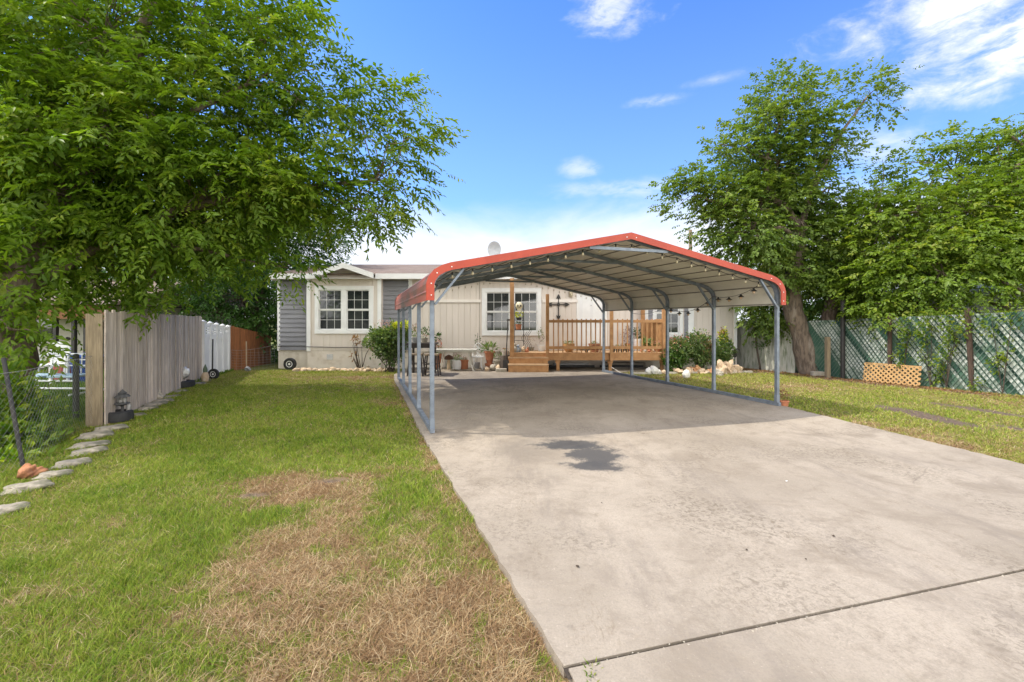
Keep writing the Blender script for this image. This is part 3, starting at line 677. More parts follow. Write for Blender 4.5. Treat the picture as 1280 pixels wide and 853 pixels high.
def window(x0, x1, z0, z1, y, sashes, tw=.11, cols=3):
    """trim box around a hole, each sash a frame with muntins, a pane behind"""
    fr = MB()
    fr.box(x0 - tw, x1 + tw, y - .032, y + .02, z1, z1 + tw).box(x0 - tw, x1 + tw, y - .04, y + .02, z0 - tw, z0).box(x0 - tw, x0, y - .03, y + .02, z0 + .001, z1 - .001).box(x1, x1 + tw, y - .03, y + .02, z0 + .001, z1 - .001)
    w = fr.build('window', white, house, bevel=.003)
    for a, c in sashes:
        zm = (z0 + z1) / 2
        s = MB()
        for q0, q1, yy in ((zm, z1, .012), (z0, zm, .03)):
            fw = .035; s.box(a, c, y + yy, y + yy + .03, q1 - fw, q1).box(a, c, y + yy, y + yy + .03, q0, q0 + fw).box(a, a + fw, y + yy, y + yy + .03, q0 + fw, q1 - fw).box(c - fw, c, y + yy, y + yy + .03, q0 + fw, q1 - fw)
            for i in range(1, cols): xx = a + (c - a) * i / cols; s.box(xx - .006, xx + .006, y + yy + .012, y + yy + .022, q0 + fw, q1 - fw)
            zz = (q0 + q1) / 2; s.box(a + fw, c - fw, y + yy + .010, y + yy + .020, zz - .006, zz + .006)
        s.build('sash', white, w)
        for q0, q1, yy in ((zm, z1, .018), (z0, zm, .036)):
            MB().box(a + .02, c - .02, y + yy + .007, y + yy + .012, q0 + .02, q1 - .02).build('pane', glass, w)
    if len(sashes) > 1:
        for (a, c), (d, e) in zip(sashes[:-1], sashes[1:]): MB().box(c, d, y - .028, y + .05, z0 + .001, z1 - .001).build('mullion', white, w)
    return w
def hw(a, y): return hx(a, y)
window(hw(398.5, YB), hw(462, YB), hz(412.5, YB), hz(362.5, YB), YB, ((hw(398.5, YB), hw(427, YB)), (hw(433, YB), hw(462, YB))), .13)
window(hw(607.5, YF), hw(671.5, YF), hz(414.5), hz(365.5), YF, ((hw(607.5, YF), hw(637, YF)), (hw(642.5, YF), hw(671.5, YF))), .14)
window(hw(820, YF), hw(849, YF), hz(417), hz(365.5), YF, ((hw(820, YF), hw(849, YF)),), .12)
# door
dr = MB().box(dx0, dx1, YF + .01, YF + .05, .56, dz1).build('door', M('white_door', (.78, .78, .77), (.74, .74, .73), 2, .4), house)
pn = MB()
for z0, z1 in ((.7, 1.25), (1.4, 2.4)):
    for a, c in ((dx0 + .12, (dx0+dx1)/2 - .05), ((dx0+dx1)/2 + .05, dx1 - .12)):
        pn.box(a, c, YF + .002, YF + .012, z0, z1)
pn.build('door_panel', white, dr, bevel=.006); MB().lathe([(.01, 0), (.03, -.02), (.03, -.05), (.005, -.06)], (dx1 - .07, YF + .0, 1.5), 10, 'y').build('handle', galv, dr)
for a, c in ((dx0 - .09, dx0), (dx1, dx1 + .09)): MB().box(a, c, YF - .025, YF + .05, .56, dz1 + .09).build('door_trim', white, house)
MB().box(dx0, dx1, YF - .025, YF + .05, dz1 + .001, dz1 + .09).build('door_trim', white, house)
MB().lathe([(.0, .0), (.012, -.002), (.012, -.03), (.0, -.035)], ((dx0+dx1)/2 - .02, YF - .0, 2.02), 8, 'y').build('peephole', darkmetal, house)
# porch lamp
pl = MB().box(hx(711), hx(715.5), YF - .1, YF - .002, hz(371), hz(364)).build('porch_lamp', M('brass_lamp', (.42, .36, .25), (.36, .3, .2), 8, .4), house, bevel=.01)
MB().lathe([(.02, 0), (.045, .02), (.045, .1), (.02, .12)], (hx(713), YF - .08, hz(370)), 10).build('lamp_glass', bulbm, pl, smooth=True)
# roof: shallow gable along x, cross gable over the bay
yE, yR, zE = YF - .38, YF + 4.2, 3.06; zR = zE + (yR - yE) * .19
x0, x1 = hx(337, yE), xr + .25; th = .05
b = MB()
b.add([(x0, yE, zE), (x1, yE, zE), (x1, yR, zR), (x0, yR, zR), (x0, yE, zE - th), (x1, yE, zE - th), (x1, yR, zR - th), (x0, yR, zR - th)], [(0, 1, 2, 3), (7, 6, 5, 4), (0, 4, 5, 1), (1, 5, 6, 2), (3, 7, 4, 0), (2, 6, 7, 3)])
b.add([(x0, yR, zR), (x1, yR, zR), (x1, yR + 4.6, zE), (x0, yR + 4.6, zE)], [(0, 1, 2, 3)])
yG = YB - .3; gx0, gx1, gzp = hx(391, yG), hx(467, yG), 3.40; gz0 = 3.06; gm = (gx0 + gx1) / 2
for xa in (gx0, gx1):
    b.add([(xa, yG, gz0), (gm, yG, gzp), (gm, yG + 2.4, gzp), (xa, yG + 2.4, gz0), (xa, yG, gz0 - .04), (gm, yG, gzp - .04), (gm, yG + 2.4, gzp - .04), (xa, yG + 2.4, gz0 - .04)], [(0, 1, 2, 3), (7, 6, 5, 4), (0, 4, 5, 1), (1, 5, 6, 2), (3, 7, 4, 0), (2, 6, 7, 3)])
roof = b.build('roof', shingle, house)
b = MB(); fh = .17
b.box(x0, gx0, yE - .03, yE - .003, zE - fh, zE + .005); b.build('fascia', white, house)
b = MB(); b.box(gx1, x1, yE - .03, yE - .003, zE - fh, zE + .005); b.build('fascia', white, house)
b = MB()
for xa in (gx0, gx1):
    b.prism([(xa, gz0 - fh), (gm, gzp - fh), (gm, gzp + .004), (xa, gz0 + .004)], 'y', yG - .028, yG - .002)
b.build('gable_fascia', white, house)
b = MB(); b.box(x0, x0 + .02, yE, yR, zE - .2, zE - .055); b.box(x0, x1, yE, YF - .02, zE - fh + .01, zE - fh + .02); b.box(gx0, gx1, yG, YF - .02, gz0 - fh + .0, gz0 - fh + .008); b.build('soffit', white, house)
pts = [(hx(348), YF - .02, hz(433)), (hx(384, YB), YB - .03, hz(433.5, YB)), (hx(420, YB), YB - .03, hz(434.5, YB)), (hx(476, YB), YB - .03, hz(434, YB)), (hx(512), YF - .03, hz(434.5))]
MB().tube(pts, .012, 6).build('cable', darkmetal, house)
MB().box(hx(408.5, YB), hx(416, YB), YB - .004, YB + .011, hz(450, YB), hz(443, YB)).build('skirting_vent', M('pale_vent', (.6, .58, .55), (.5, .5, .5), 12, .6), house)
# satellite dish on the roof
dc = Vector((hx(618, 18.2), 18.2, hz(312.5, 18.2)))
sd = thing('satellite_dish', 'grey oval satellite dish standing on the house roof', 'satellite dish', (dc.x, dc.y + .15, 3.6))
b = MB(); n = 24
for k, rr in enumerate((1, .66, .33, .02)):
    pass
vs_ = []; rings = (0.02, .35, .7, 1.0)
for r_ in rings:
    for j in range(n):
        a = 2*math.pi*j/n; vs_.append((dc.x + .27*r_*math.cos(a), dc.y - .09*(r_*r_) , dc.z + .33*r_*math.sin(a)))
for r_ in rings[::-1]:
    for j in range(n):
        a = 2*math.pi*j/n; vs_.append((dc.x + .27*r_*math.cos(a), dc.y - .09*(r_*r_) + .02, dc.z + .33*r_*math.sin(a)))
m_ = len(rings) * 2; b.add(vs_, [(i*n+j, i*n+(j+1)%n, (i+1)*n+(j+1)%n, (i+1)*n+j) for i in range(m_-1) for j in range(n)])
b.build('dish', M('dish_grey', (.46, .48, .5), (.4, .42, .44), 6, .5), sd, smooth=True)
MB().tube([dc + Vector((0, .03, -.1)), dc + Vector((0, .2, -.25)), dc + Vector((0, .2, -.8))], .025, 8).build('mast', galv, sd)
MB().tube([dc + Vector((0, -.02, -.33)), dc + Vector((0, -.4, -.38))], .014, 6).build('feed_arm', galv, sd); MB().box(dc.x-.03, dc.x+.03, dc.y-.46, dc.y-.38, dc.z-.41, dc.z-.33).build('feed_horn', greym, sd)
# pole behind the house
up = W(863, 300, 27); pole = thing('utility_pole', 'wooden utility pole rising behind the carport roof', 'pole', (up.x, up.y, g(27)))
MB().tube([(up.x, up.y, -.1), (up.x, up.y, 6.9)], [.13, .10], 10).build('shaft', yellowwood, pole)
MB().box(up.x - .12, up.x + .02, up.y - .16, up.y - .1, 5.3, 5.6).build('insulator_bracket', greym, pole)
MB().tube(sag((up.x, up.y - .15, 6.5), (up.x - 3.5, up.y - 8, 3.7), 12, .5), .012, 5).build('service_cable', darkmetal, pole)

# ------------------------------------------------------------------ deck
YD = 14.2; ZD = .50
deck = thing('deck', 'raised wooden deck with baluster railing and steps in front of the house', 'deck', (hx(735, YD), YD, g(YD)))
def dxp(px, y=YD): return (px - CX) / F * y
D0, D1 = dxp(637), dxp(832)
b = MB(); yy = YD + .002; k = 0
while yy < YF - .03:
    y2 = min(yy + .138, YF - .022); b.box(D0, D1, yy, y2, ZD - .035, ZD); yy = y2 + .006
b.build('floor', deckfloor, deck)
MB().box(D0, D1, YD - .045, YD - .002, ZD - .24, ZD - .002).build('fascia', deckwood, deck, bevel=.004)
MB().box(D1 + .001, D1 + .04, YD - .043, YF - .03, ZD - .24, ZD - .002).build('fascia', deckwood, deck)
for px in (697.5, 763, 828):
    MB().box(dxp(px) - .05, dxp(px) + .05, YD + .01, YD + .10, g(YD) - .05, ZD - .245).box(dxp(px) - .08, dxp(px) + .08, YD + .012, YD + .06, ZD - .33, ZD - .245).build('support_post', deckwood, deck, bevel=.004)
for px, zt, w in ((640, 2.82, .13), (684, 2.33, .10), (763.5, 2.30, .10), (828.5, 2.12, .10)):
    MB().box(dxp(px) - w/2, dxp(px) + w/2, YD - .05 - w, YD - .047, ZD - .25, zt).build('rail_post', deckwood, deck, bevel=.004)
MB().box(dxp(803, 15.2) - .06, dxp(803, 15.2) + .06, 15.1, 15.2, ZD, 2.4).build('rail_post', deckwood, deck, bevel=.004)
zt, zb = 1.53, .66
ra, rb = dxp(684) + .05, dxp(828.5) - .05
xm_ = dxp(763.5)
for a, c in ((ra, xm_ - .05), (xm_ + .05, rb)):
    MB().box(a, c, YD - .105, YD - .065, zt - .09, zt - .002).build('top_rail', deckwood, deck, bevel=.003)
    MB().box(a, c, YD - .105, YD - .065, zb - .045, zb + .045).build('bottom_rail', deckwood, deck, bevel=.003)
    k = round((c - a) / .148); first = None
    for i in range(1, k):
        xx = a + (c - a) * i / k
        if first is None: first = MB().box(xx - .017, xx + .017, YD - .062, YD - .03, ZD + .005, zt + .03).build('baluster', deckwood, deck); x_first = xx
        else:
            o = first.copy(); COL.objects.link(o); o.location = (xx - x_first, 0, 0)
# right side rail and privacy boards
MB().box(D1 - .075, D1 - .035, YD - .04, YF - .15, zt - .09, zt).build('top_rail', deckwood, deck); MB().box(D1 - .075, D1 - .035, YD - .04, YF - .15, zb - .045, zb + .045).build('bottom_rail', deckwood, deck)
for i in range(8):
    yy = YD + .1 + i * .125; MB().box(D1 - .03, D1 - .002, yy, yy + .06, ZD + .005, zt + .02).build('baluster', deckwood, deck)
b = MB()
for i in range(6):
    xx = dxp(804, 15.3) + i * .112; b.box(xx, xx + .105, 15.28, 15.30, ZD + .01, 1.5)
b.build('privacy_board', deckwood, deck)
# steps
s0, s1 = dxp(635, 13.75), dxp(686, 13.75)
st1 = MB()
for k, (yf, z) in enumerate(((13.72, .135), (13.98, .33))):
    st1 = MB().box(s0, s1, yf, yf + .29, z, z + .04).build('tread', deckfloor, deck, bevel=.004)
    MB().box(s0 + .01, s1 - .01, yf + .03, yf + .055, (g(14) - .05 if k == 0 else z - .155), z - .002).build('riser', deckwood, deck)
MB().box(s0 + .012, s0 + .05, 13.76, YD - .05, g(14) - .05, .13).box(s0 + .012, s0 + .05, 14.03, YD - .05, .134, .328).build('stringer', deckwood, deck); MB().box(s1 - .05, s1 - .012, 13.76, YD - .05, g(14) - .05, .13).box(s1 - .05, s1 - .012, 14.03, YD - .05, .134, .328).build('stringer', deckwood, deck)
MB().box(D0, D0 + .03, YD, YF - .03, g(14), ZD - .04).build('side_board', deckwood, deck)
MB().tube(sag(W(765, 461, 14.0), W(800, 470, 12.9), 8, -.0), .012, 5).build('hose_dummy', white) if False else None
cw = MB().tube([W(764, 459, 14.05), W(776, 466.5, 13.4), W(789, 468.5, 13.25), W(800, 470.5, 13.1)], .012, 6).build('garden_hose', M('pale_hose', (.5, .47, .42)), loc=W(764, 459, 14.05)); tag(cw, 'pale thin hose trailing from under the deck to the driveway edge', 'hose')
hu = thing('under_deck_clutter', 'dark stored pipes and boards lying in the shade below the deck', 'stored pipes', (1.9, 14.8, GZ))
for i, (a, c, z) in enumerate(((1.2, 2.7, .0), (1.35, 2.5, .07), (2.9, 4.3, .0))):
    MB().tube([(a, 14.75 + .1*i, z), (c, 14.8, z + .01)], .04, 8).build('pipe', greym if i == 1 else rubber, hu)
MB().box(3.0, 4.4, 14.9, 15.1, GZ, .12).build('board_stack', M('old_board', (.2, .18, .15), (.14, .12, .1), 6, .9), hu)

# cross on the wall
cx_ = thing('metal_cross', 'ornate black wall cross with arrow shaped ends beside the door', 'cross', (hx(698), YF - .03, hz(392)))
b = MB(); cxx, czz = hx(698), hz(381)
b.box(cxx - .016, cxx + .016, YF - .045, YF - .022, hz(397), hz(371)).box(cxx - .25, cxx + .25, YF - .046, YF - .021, czz - .016, czz + .016)
b.build('bars', darkmetal, cx_)
for dx_, dz_ in ((1, 0), (-1, 0), (0, 1), (0, -1)):
    e = (cxx + dx_*.27, czz + (.25 if dz_ > 0 else 0) * (dz_ > 0) - (.42 if dz_ < 0 else 0)); b = MB()
    pr = [(0, .11), (.05, .03), (.07, -.06), (.02, -.03), (.02, -.07), (-.02, -.07), (-.02, -.03), (-.07, -.06), (-.05, .03)]
    ang = math.atan2(-dx_, dz_); poly = [(e[0] + x_*math.cos(ang) - z_*math.sin(ang), e[1] + x_*math.sin(ang) + z_*math.cos(ang)) for x_, z_ in pr]
    b.prism(poly, 'y', YF - .05, YF - .018); b.build('finial', darkmetal, cx_)
MB().lathe([(.03, -.052), (.055, -.05), (.055, -.016), (.03, -.015)], (cxx, YF, czz), 12, 'y').build('boss', darkmetal, cx_)
# ------------------------------------------------------------------ pots and plants
prg = np.random.default_rng(42)
def pot(x, y, z, r, h, name, label, mat, leaf=None, items=(), ll=.07, lw=.4, up=.6, cat='potted plant', flare=.78, rim=True, group=None):
    t = thing(name, label, cat, (x, y, z), 0, group)
    pr = [(r*flare, 0), (r*.96, h*.8), (r*1.06, h*.82), (r*1.06, h), (r*.9, h), (r*.88, h*.86)] if rim else [(r*flare, 0), (r*1.02, h*.45), (r, h), (r*.9, h), (r*.88, h*.88)]
    MB().lathe(pr, (x, y, z), 18).build('pot', mat, t, smooth=True)
    MB().lathe([(r*.89, h*.87), (r*.5, h*.9)], (x, y, z), 14).build('soil', soil, t)
    for it in items:
        lf, c, rr, k = it[:4]; foliage('foliage' if lf not in (pinkf, redf) else 'flower', lf, t, [((x + c[0], y + c[1], z + h + c[2]), rr, k)], prg, ll if len(it) < 5 else it[4], lw, up=up)
    return t
glazey = M('yellow_glazed_pot', (.45, .27, .10), (.42, .18, .08), 9, .35, c3=(.5, .36, .1), s3=7)
stripe = M('banded_clay_pot', (.45, .2, .11), (.14, .07, .05), 3, .6, stretch=(.2, .2, 9))
gz14 = g(14.3)
pot(dxp(711, 14.45), 14.45, ZD, .19, .27, 'potted_plant', 'wide yellow and brown glazed bowl with greenery behind the railing', glazey, rim=False, flare=.5, items=[(succ, (0, 0, .03), (.14, .14, .05), 60)])
pot(dxp(743, 14.45), 14.45, ZD, .18, .27, 'potted_plant', 'striped dark and orange clay pot beside the glazed bowl on the deck', stripe, rim=True, flare=.7, items=[(succ, (0, 0, .02), (.1, .1, .03), 30)])
pot(dxp(733, 14.3), 14.3, ZD, .055, .07, 'small_pot', 'tiny dark pot between the glazed bowl and the striped pot', rubber, items=[(brownf, (0, 0, .02), (.03, .03, .03), 10)])
for i, (px, lab) in enumerate(((766.5, 'black nursery pot just right of the middle railing post'), (772, 'second black nursery pot from the middle railing post'), (778, 'third black nursery pot from the middle railing post'), (784, 'rightmost of the black nursery pots behind the railing'))):
    pot(dxp(px, 14.35), 14.35, ZD, .06, .10, 'nursery_pot', lab, rubber, items=[(shrubleaf if i % 2 else brownf, (0, 0, .06), (.06, .06, .08), 30)], group='black nursery pots on the deck')
pot(dxp(796.5, 15.0), 15.0, ZD, .15, .40, 'potted_plant', 'tall white square looking pot with green plant by the deck back wall', white, rim=False, flare=.8, items=[(leafB, (0, 0, .16), (.14, .14, .18), 90, .09)])
pot(dxp(786, 15.0), 15.0, ZD, .13, .24, 'potted_plant', 'purple leaved potted plant left of the tall white pot', terracotta, items=[(purplef, (0, 0, .28), (.2, .16, .26), 190, .07), (brownf, (0, 0, .5), (.1, .1, .2), 40, .06)])
pot(dxp(808, 14.7), 14.7, ZD, .12, .16, 'potted_plant', 'pale spiky aloe in a clay pot near the right deck post', terracotta, items=[(succ, (0, 0, .1), (.13, .13, .12), 60, .16)])
pot(dxp(822, 14.6), 14.6, ZD, .13, .13, 'potted_plant', 'low clay pot with white flowers at the right end of the deck', terracotta, items=[(shrubleaf, (0, 0, .06), (.12, .12, .08), 50), (pinkf, (0, 0, .14), (.14, .12, .07), 50, .05)])
for i, (px, yy, mm, lab) in enumerate(((802, 14.35, terracotta, 'orange trinket'), (807, 14.32, stonem, 'pale trinket'), (812, 14.34, terracotta, 'round orange trinket'), (817, 14.33, tanstone, 'tan trinket'), (790, 14.3, stonem, 'pale flat trinket'))):
    x_ = dxp(px, yy); o = MB().blob((x_, yy, ZD + .045), (.06, .05, .05), .25, 2, i + 90).build('garden_ornament', mm, loc=(x_, yy, ZD), smooth='all')
    tag(o, ['orange rounded clay ornament on the deck below the aloe', 'pale ornament right of the orange one on the deck edge', 'orange clay ornament third from the left on the deck edge', 'tan ornament at the right end of the deck edge row', 'pale flat ornament left of the deck edge ornament row'][i], 'ornament')
# withered tall plant and birds by the window on the deck
pot(dxp(676.5, 14.9), 14.9, ZD, .12, .2, 'potted_plant', 'thin leggy plant in a pale pot left of the second deck post', white, items=[(succ, (0, 0, .3), (.12, .1, .28), 60, .07), (purplef, (0, 0, .18), (.1, .1, .12), 20, .06)])
pot(dxp(664, 15.1), 15.1, ZD, .10, .12, 'potted_plant', 'bare twiggy plant on the deck below the right window sash', stonem, items=[(brownf, (0, 0, .2), (.14, .1, .22), 34, .06)])
# plant ladder with ornaments
lx, ly = dxp(649, 14.75), 14.75
ld = thing('plant_rack', 'black wire plant rack in front of the large window', 'plant rack', (lx, ly, ZD))
b = MB()
for sx in (-.15, .15):
    b.tube([(lx + sx, ly, ZD), (lx + sx, ly, 2.05)], .009, 6); b.tube([(lx + sx, ly + .22, ZD), (lx + sx, ly + .22, 2.05)], .009, 6)
b.build('leg', darkmetal, ld)
for zz in (.85, 1.2, 1.52, 1.86):
    s = MB()
    for k in range(6): s.bar((lx - .16, ly + .02 + k*.04, zz), (lx + .16, ly + .02 + k*.04, zz), .008)
    s.build('shelf', darkmetal, ld)
for k in range(4):
    a = [(lx + .15 + .07*math.sin(q*.8), ly - .02, ZD + .02 + q*.07) for q in range(9 + k)]
    MB().tube([(p[0] + .06*k, p[1], p[2]) for p in a], .007, 5).build('scroll', darkmetal, ld)
skull = MB(); sz = 1.99
skull.blob((lx, ly + .06, sz), (.115, .09, .125), .03, 3, 1).box(lx - .06, lx + .06, ly - .0, ly + .09, sz - .16, sz - .07)
sk = skull.build('skull_ornament', M('bone_paint', (.66, .6, .42), (.55, .48, .3), 9, .6), loc=(lx, ly, 1.87), smooth=True); tag(sk, 'cream skull ornament with dark eye holes on top of the plant rack', 'ornament')
for sx in (-.045, .045): MB().blob((lx + sx, ly - .028, sz + .0), (.028, .018, .03), .02, 2, 3).build('eye_socket', darkmetal, sk)
MB().blob((lx, ly - .032, sz - .05), (.014, .014, .02), .02, 1, 3).build('nose_hole', darkmetal, sk)
pot(lx, ly + .1, 1.53, .09, .08, 'hanging_ornament', 'yellow leafy ornament on the middle shelf of the plant rack', darkmetal, items=[(yellowf, (0, 0, .08), (.13, .08, .09), 30, .11)], cat='potted plant')
pot(lx - .02, ly + .1, 1.21, .10, .17, 'potted_plant', 'orange clay pot on the lower shelf of the plant rack', terracotta, items=[(succ, (0, 0, .03), (.09, .09, .04), 20)])
for i, (px, zz, r, mm, lab) in enumerate(((643, .0, .10, stonem, 'grey blue clay figurine at the head of the deck steps'), (647.5, .02, .09, M('blue_glaze', (.2, .26, .34), (.42, .42, .4), 14, .4), 'blue and white figurine beside the grey figurine at the steps'), (654, .0, .07, tanstone, 'small tan figurine right of the blue and white figurine'), (659, .0, .06, terracotta, 'small orange figurine on the deck under the window'))):
    x_ = dxp(px, 14.35); o = MB().blob((x_, 14.35, ZD + r), (r, r*.8, r*1.1), .3, 2, i + 7).blob((x_ + .02, 14.34, ZD + r*2.3), (r*.5, r*.5, r*.55), .15, 2, i + 9).build('figurine', mm, loc=(x_, 14.35, ZD), smooth='all'); tag(o, lab, 'figurine')
# spade leaning at the deck corner
sx, sy = hx(637, 14.5), 14.3
rk = thing('garden_spade', 'black long handled spade leaning at the left deck corner', 'spade', (sx - .15, 13.95, g(14)))
MB().tube([W(632.5, 452, 14.0), W(635, 400, 14.12)], .017, 8).build('shaft', darkmetal, rk); MB().box(W(632.5, 452, 14.0).x - .09, W(632.5, 452, 14.0).x + .09, 13.99, 14.01, g(14), .28).build('blade', darkmetal, rk)
MB().box(dxp(636, 14.12) - .06, dxp(636, 14.12) + .06, 14.11, 14.14, 1.5, 1.55).build('grip', darkmetal, rk)

# pots at the foot of the wall
tp = thing('stacked_pots', 'three stacked terracotta pots topped by an aloe plant beside the barrel', 'potted plant', (hx(612, 14.7), 14.7, g(14.7)))
x_, z_ = hx(612, 14.7), g(14.7)
for r, z0, h in ((.15, 0, .19), (.12, .19, .15), (.17, .34, .25)): MB().lathe([(r*.75, z0), (r*.94, z0 + h*.78), (r*1.06, z0 + h*.8), (r*1.06, z0 + h), (r*.88, z0 + h), (r*.86, z0+h*.9)], (x_, 14.7, z_), 18).build('pot', terracotta, tp, smooth=True)
foliage('foliage', succ, tp, [((x_, 14.7, z_ + .68), (.19, .17, .12), 60)], prg, .2, .3, up=.9)
pot(hx(624, 14.5), 14.5, z_, .19, .36, 'potted_plant', 'stone urn with mixed succulents left of the wooden barrel', stonem, rim=True, items=[(succ, (0, 0, .08), (.2, .18, .12), 110), (purplef, (.05, 0, .14), (.1, .1, .08), 24)])
pot(hx(631.5, 14.4), 14.4, z_, .18, .48, 'planter_barrel', 'dark weathered barrel planter standing against the deck', M('old_barrel', (.16, .125, .10), (.10, .08, .065), 6, .85, .3, stretch=(8, 8, .6)), rim=False, flare=.85, items=[(succ, (0, 0, .06), (.12, .12, .08), 50)], cat='planter')
pot(hx(631, 14.0), 14.35, .40, .11, .16, 'small_pot', 'pale round pot standing on top of the barrel planter', M('pale_pot', (.55, .47, .4), (.5, .42, .35), 9, .7), items=[(brownf, (0, 0, .02), (.08, .08, .04), 16)])
for i, (px, py, r, mm, lab) in enumerate(((617.5, 457, .10, stonem, 'pale clay figurine at the foot of the stone urn'), (623, 460, .09, tanstone, 'tan stone figurine in front of the stone urn'), (609, 458, .08, tanstone, 'tan clay lump below the stacked terracotta pots'))):
    p = G(px, py + 3); p.y = 14.2 - .1*i; p.x = (px - CX)/F*p.y; o = MB().blob((p.x, p.y, g(14)+r), (r, r, r*1.1), .3, 2, i + 17).build('figurine', mm, loc=(p.x, p.y, g(14)), smooth='all'); tag(o, lab, 'figurine')
p = Vector((hx(626.5, 13.9), 13.9, g(13.9))); o = MB().box(p.x - .17, p.x + .17, 13.8, 13.98, p.z, p.z + .1).build('stone_block', stonem, loc=p, bevel=.015); tag(o, 'pale concrete paver lying at the foot of the barrel planter', 'paver')
# white bench table with curved legs
tx0, tx1, ty, tz = hx(545, 14.3), hx(597, 14.3), 14.3, hz(436.5, 14.3)
tb = thing('garden_table', 'long pale metal garden table with curved legs against the beige wall', 'table', ((tx0+tx1)/2, ty, g(ty)))
pm = M('cream_metal', (.58, .55, .47), (.5, .47, .4), 9, .5)
MB().box(tx0, tx1, ty - .3, ty + .3, tz - .03, tz).build('tabletop', M('frosted_tabletop', (.5, .49, .43), (.44, .43, .38), 6, .25), tb, bevel=.008)
MB().box(tx0 + .03, tx1 - .03, ty - .27, ty - .24, tz - .08, tz - .032).box(tx0 + .03, tx1 - .03, ty + .24, ty + .27, tz - .08, tz - .032).build('apron', pm, tb)
for xx, q in ((tx0 + .25, -1), (tx1 - .25, 1)):
    for yy in (-.22, .22):
        z0 = g(ty); MB().tube([(xx, ty + yy, tz - .04), (xx + q*.015, ty + yy, tz*.72 + z0*.28), (xx + q*.04, ty + yy, tz*.4 + z0*.6), (xx + q*.14, ty + yy*1.15, z0 + .012), (xx + q*.19, ty + yy*1.2, z0 + .02)], .022, 8).build('leg', pm, tb)
# white scroll chair
cx0, cy0 = hx(597, 14.6), 14.6; cz = g(14.6)
ch = thing('garden_chair', 'small white wrought iron chair with scrolled back beside the table', 'chair', (cx0, cy0, cz))
MB().lathe([(.19, .40), (.21, .41), (.21, .43), (.17, .435)], (cx0, cy0, cz), 18).build('seat', white, ch)
for a in (45, 135, 225, 315):
    q = Vector((math.cos(math.radians(a)), math.sin(math.radians(a)), 0)); c0 = Vector((cx0, cy0, cz))
    MB().tube([c0 + q*.17 + Vector((0,0,.40)), c0 + q*.16 + Vector((0,0,.2)), c0 + q*.23 + Vector((0,0,.01))], .011, 6).build('leg', white, ch)
b = MB()
b.tube([(cx0 + .17*math.cos(a), cy0 + .17, cz + .42 + .43*math.sin(a)) for a in np.linspace(0, math.pi, 15)], .011, 6)
for k in (-1, 0, 1): b.tube([(cx0 + .05*k + .035*math.sin(q*1.1 + k), cy0 + .17, cz + .42 + q*.035) for q in range(11)], .008, 5)
b.tube([(cx0 + (.055*(1 - q/14))*math.cos(q*.75), cy0 + .165, cz + .66 + (.055*(1 - q/14))*math.sin(q*.75)) for q in range(14)], .008, 5)
b.build('backrest', white, ch)
tr_ = thing('potted_plant', 'thin young twig plant standing behind the white iron chair', 'potted plant', (cx0 - .05, 14.95, cz))
MB().lathe([(.08, 0), (.11, .2), (.115, .2)], tr_.location, 12).build('pot', greym, tr_); MB().tube([(cx0 - .05, 14.95, cz + .2), (cx0 - .02, 14.95, 1.1)], .007, 5).build('stem', barkdark, tr_)
foliage('foliage', leafB, tr_, [((cx0 - .02, 14.95, .75), (.12, .1, .3), 40)], prg, .09, .35)
# under the table: toadstool, white bucket, orange box
pot(hx(571, 14.75), 14.75, g(14.7), .15, .28, 'flower_bucket', 'white bucket of purple flowers under the garden table', white, rim=False, flare=.85, items=[(shrubleaf, (0, 0, .06), (.18, .16, .1), 60), (purplef, (0, 0, .14), (.2, .18, .08), 90, .05)])
pot(hx(580.5, 14.8), 14.8, g(14.8), .13, .3, 'clay_planter', 'tall red clay planter under the right end of the garden table', terracotta, rim=True, flare=.9, items=[(brownf, (0, 0, .03), (.08, .08, .04), 16)], cat='planter')
fm = thing('mushroom_ornament', 'brown capped mushroom ornament under the middle of the garden table', 'ornament', (hx(561, 14.6), 14.6, g(14.6)))
MB().lathe([(.06, 0), (.05, .3), (.05, .34)], fm.location, 12).build('stalk', tanstone, fm, smooth=True); MB().lathe([(.14, .33), (.16, .36), (.11, .44), (.02, .48)], fm.location, 16).build('cap', M('brown_glaze', (.14, .07, .045), (.1, .05, .03), 8, .5), fm, smooth=True)
pot(hx(548, 14.9), 14.9, g(14.9), .16, .5, 'potted_plant', 'orange flowering plant in a clay pot behind the left end of the table', terracotta, items=[(shrubleaf, (0, 0, .1), (.16, .14, .14), 70), (redf, (0, 0, .28), (.12, .1, .16), 60, .06)])
o = MB().box(hx(557, 15), hx(583, 15), 14.95, 15.15, g(15), g(15) + .36).build('storage_box', M('green_white_box', (.26, .30, .2), (.4, .4, .35), 5, .6, stretch=(1, 1, 3)), loc=(hx(570, 15), 15, g(15)), bevel=.02); tag(o, 'low dull green storage box behind the garden table', 'storage box')
pot(hx(544.5, 15.15), 15.15, g(15), .1, .5, 'potted_plant', 'tall leggy plant with drooping leaves behind the left end of the garden table', darkmetal, items=[(leafB, (0, 0, .55), (.12, .12, .10), 16, .2), (leafB, (0, 0, .25), (.04, .04, .25), 14, .12)])
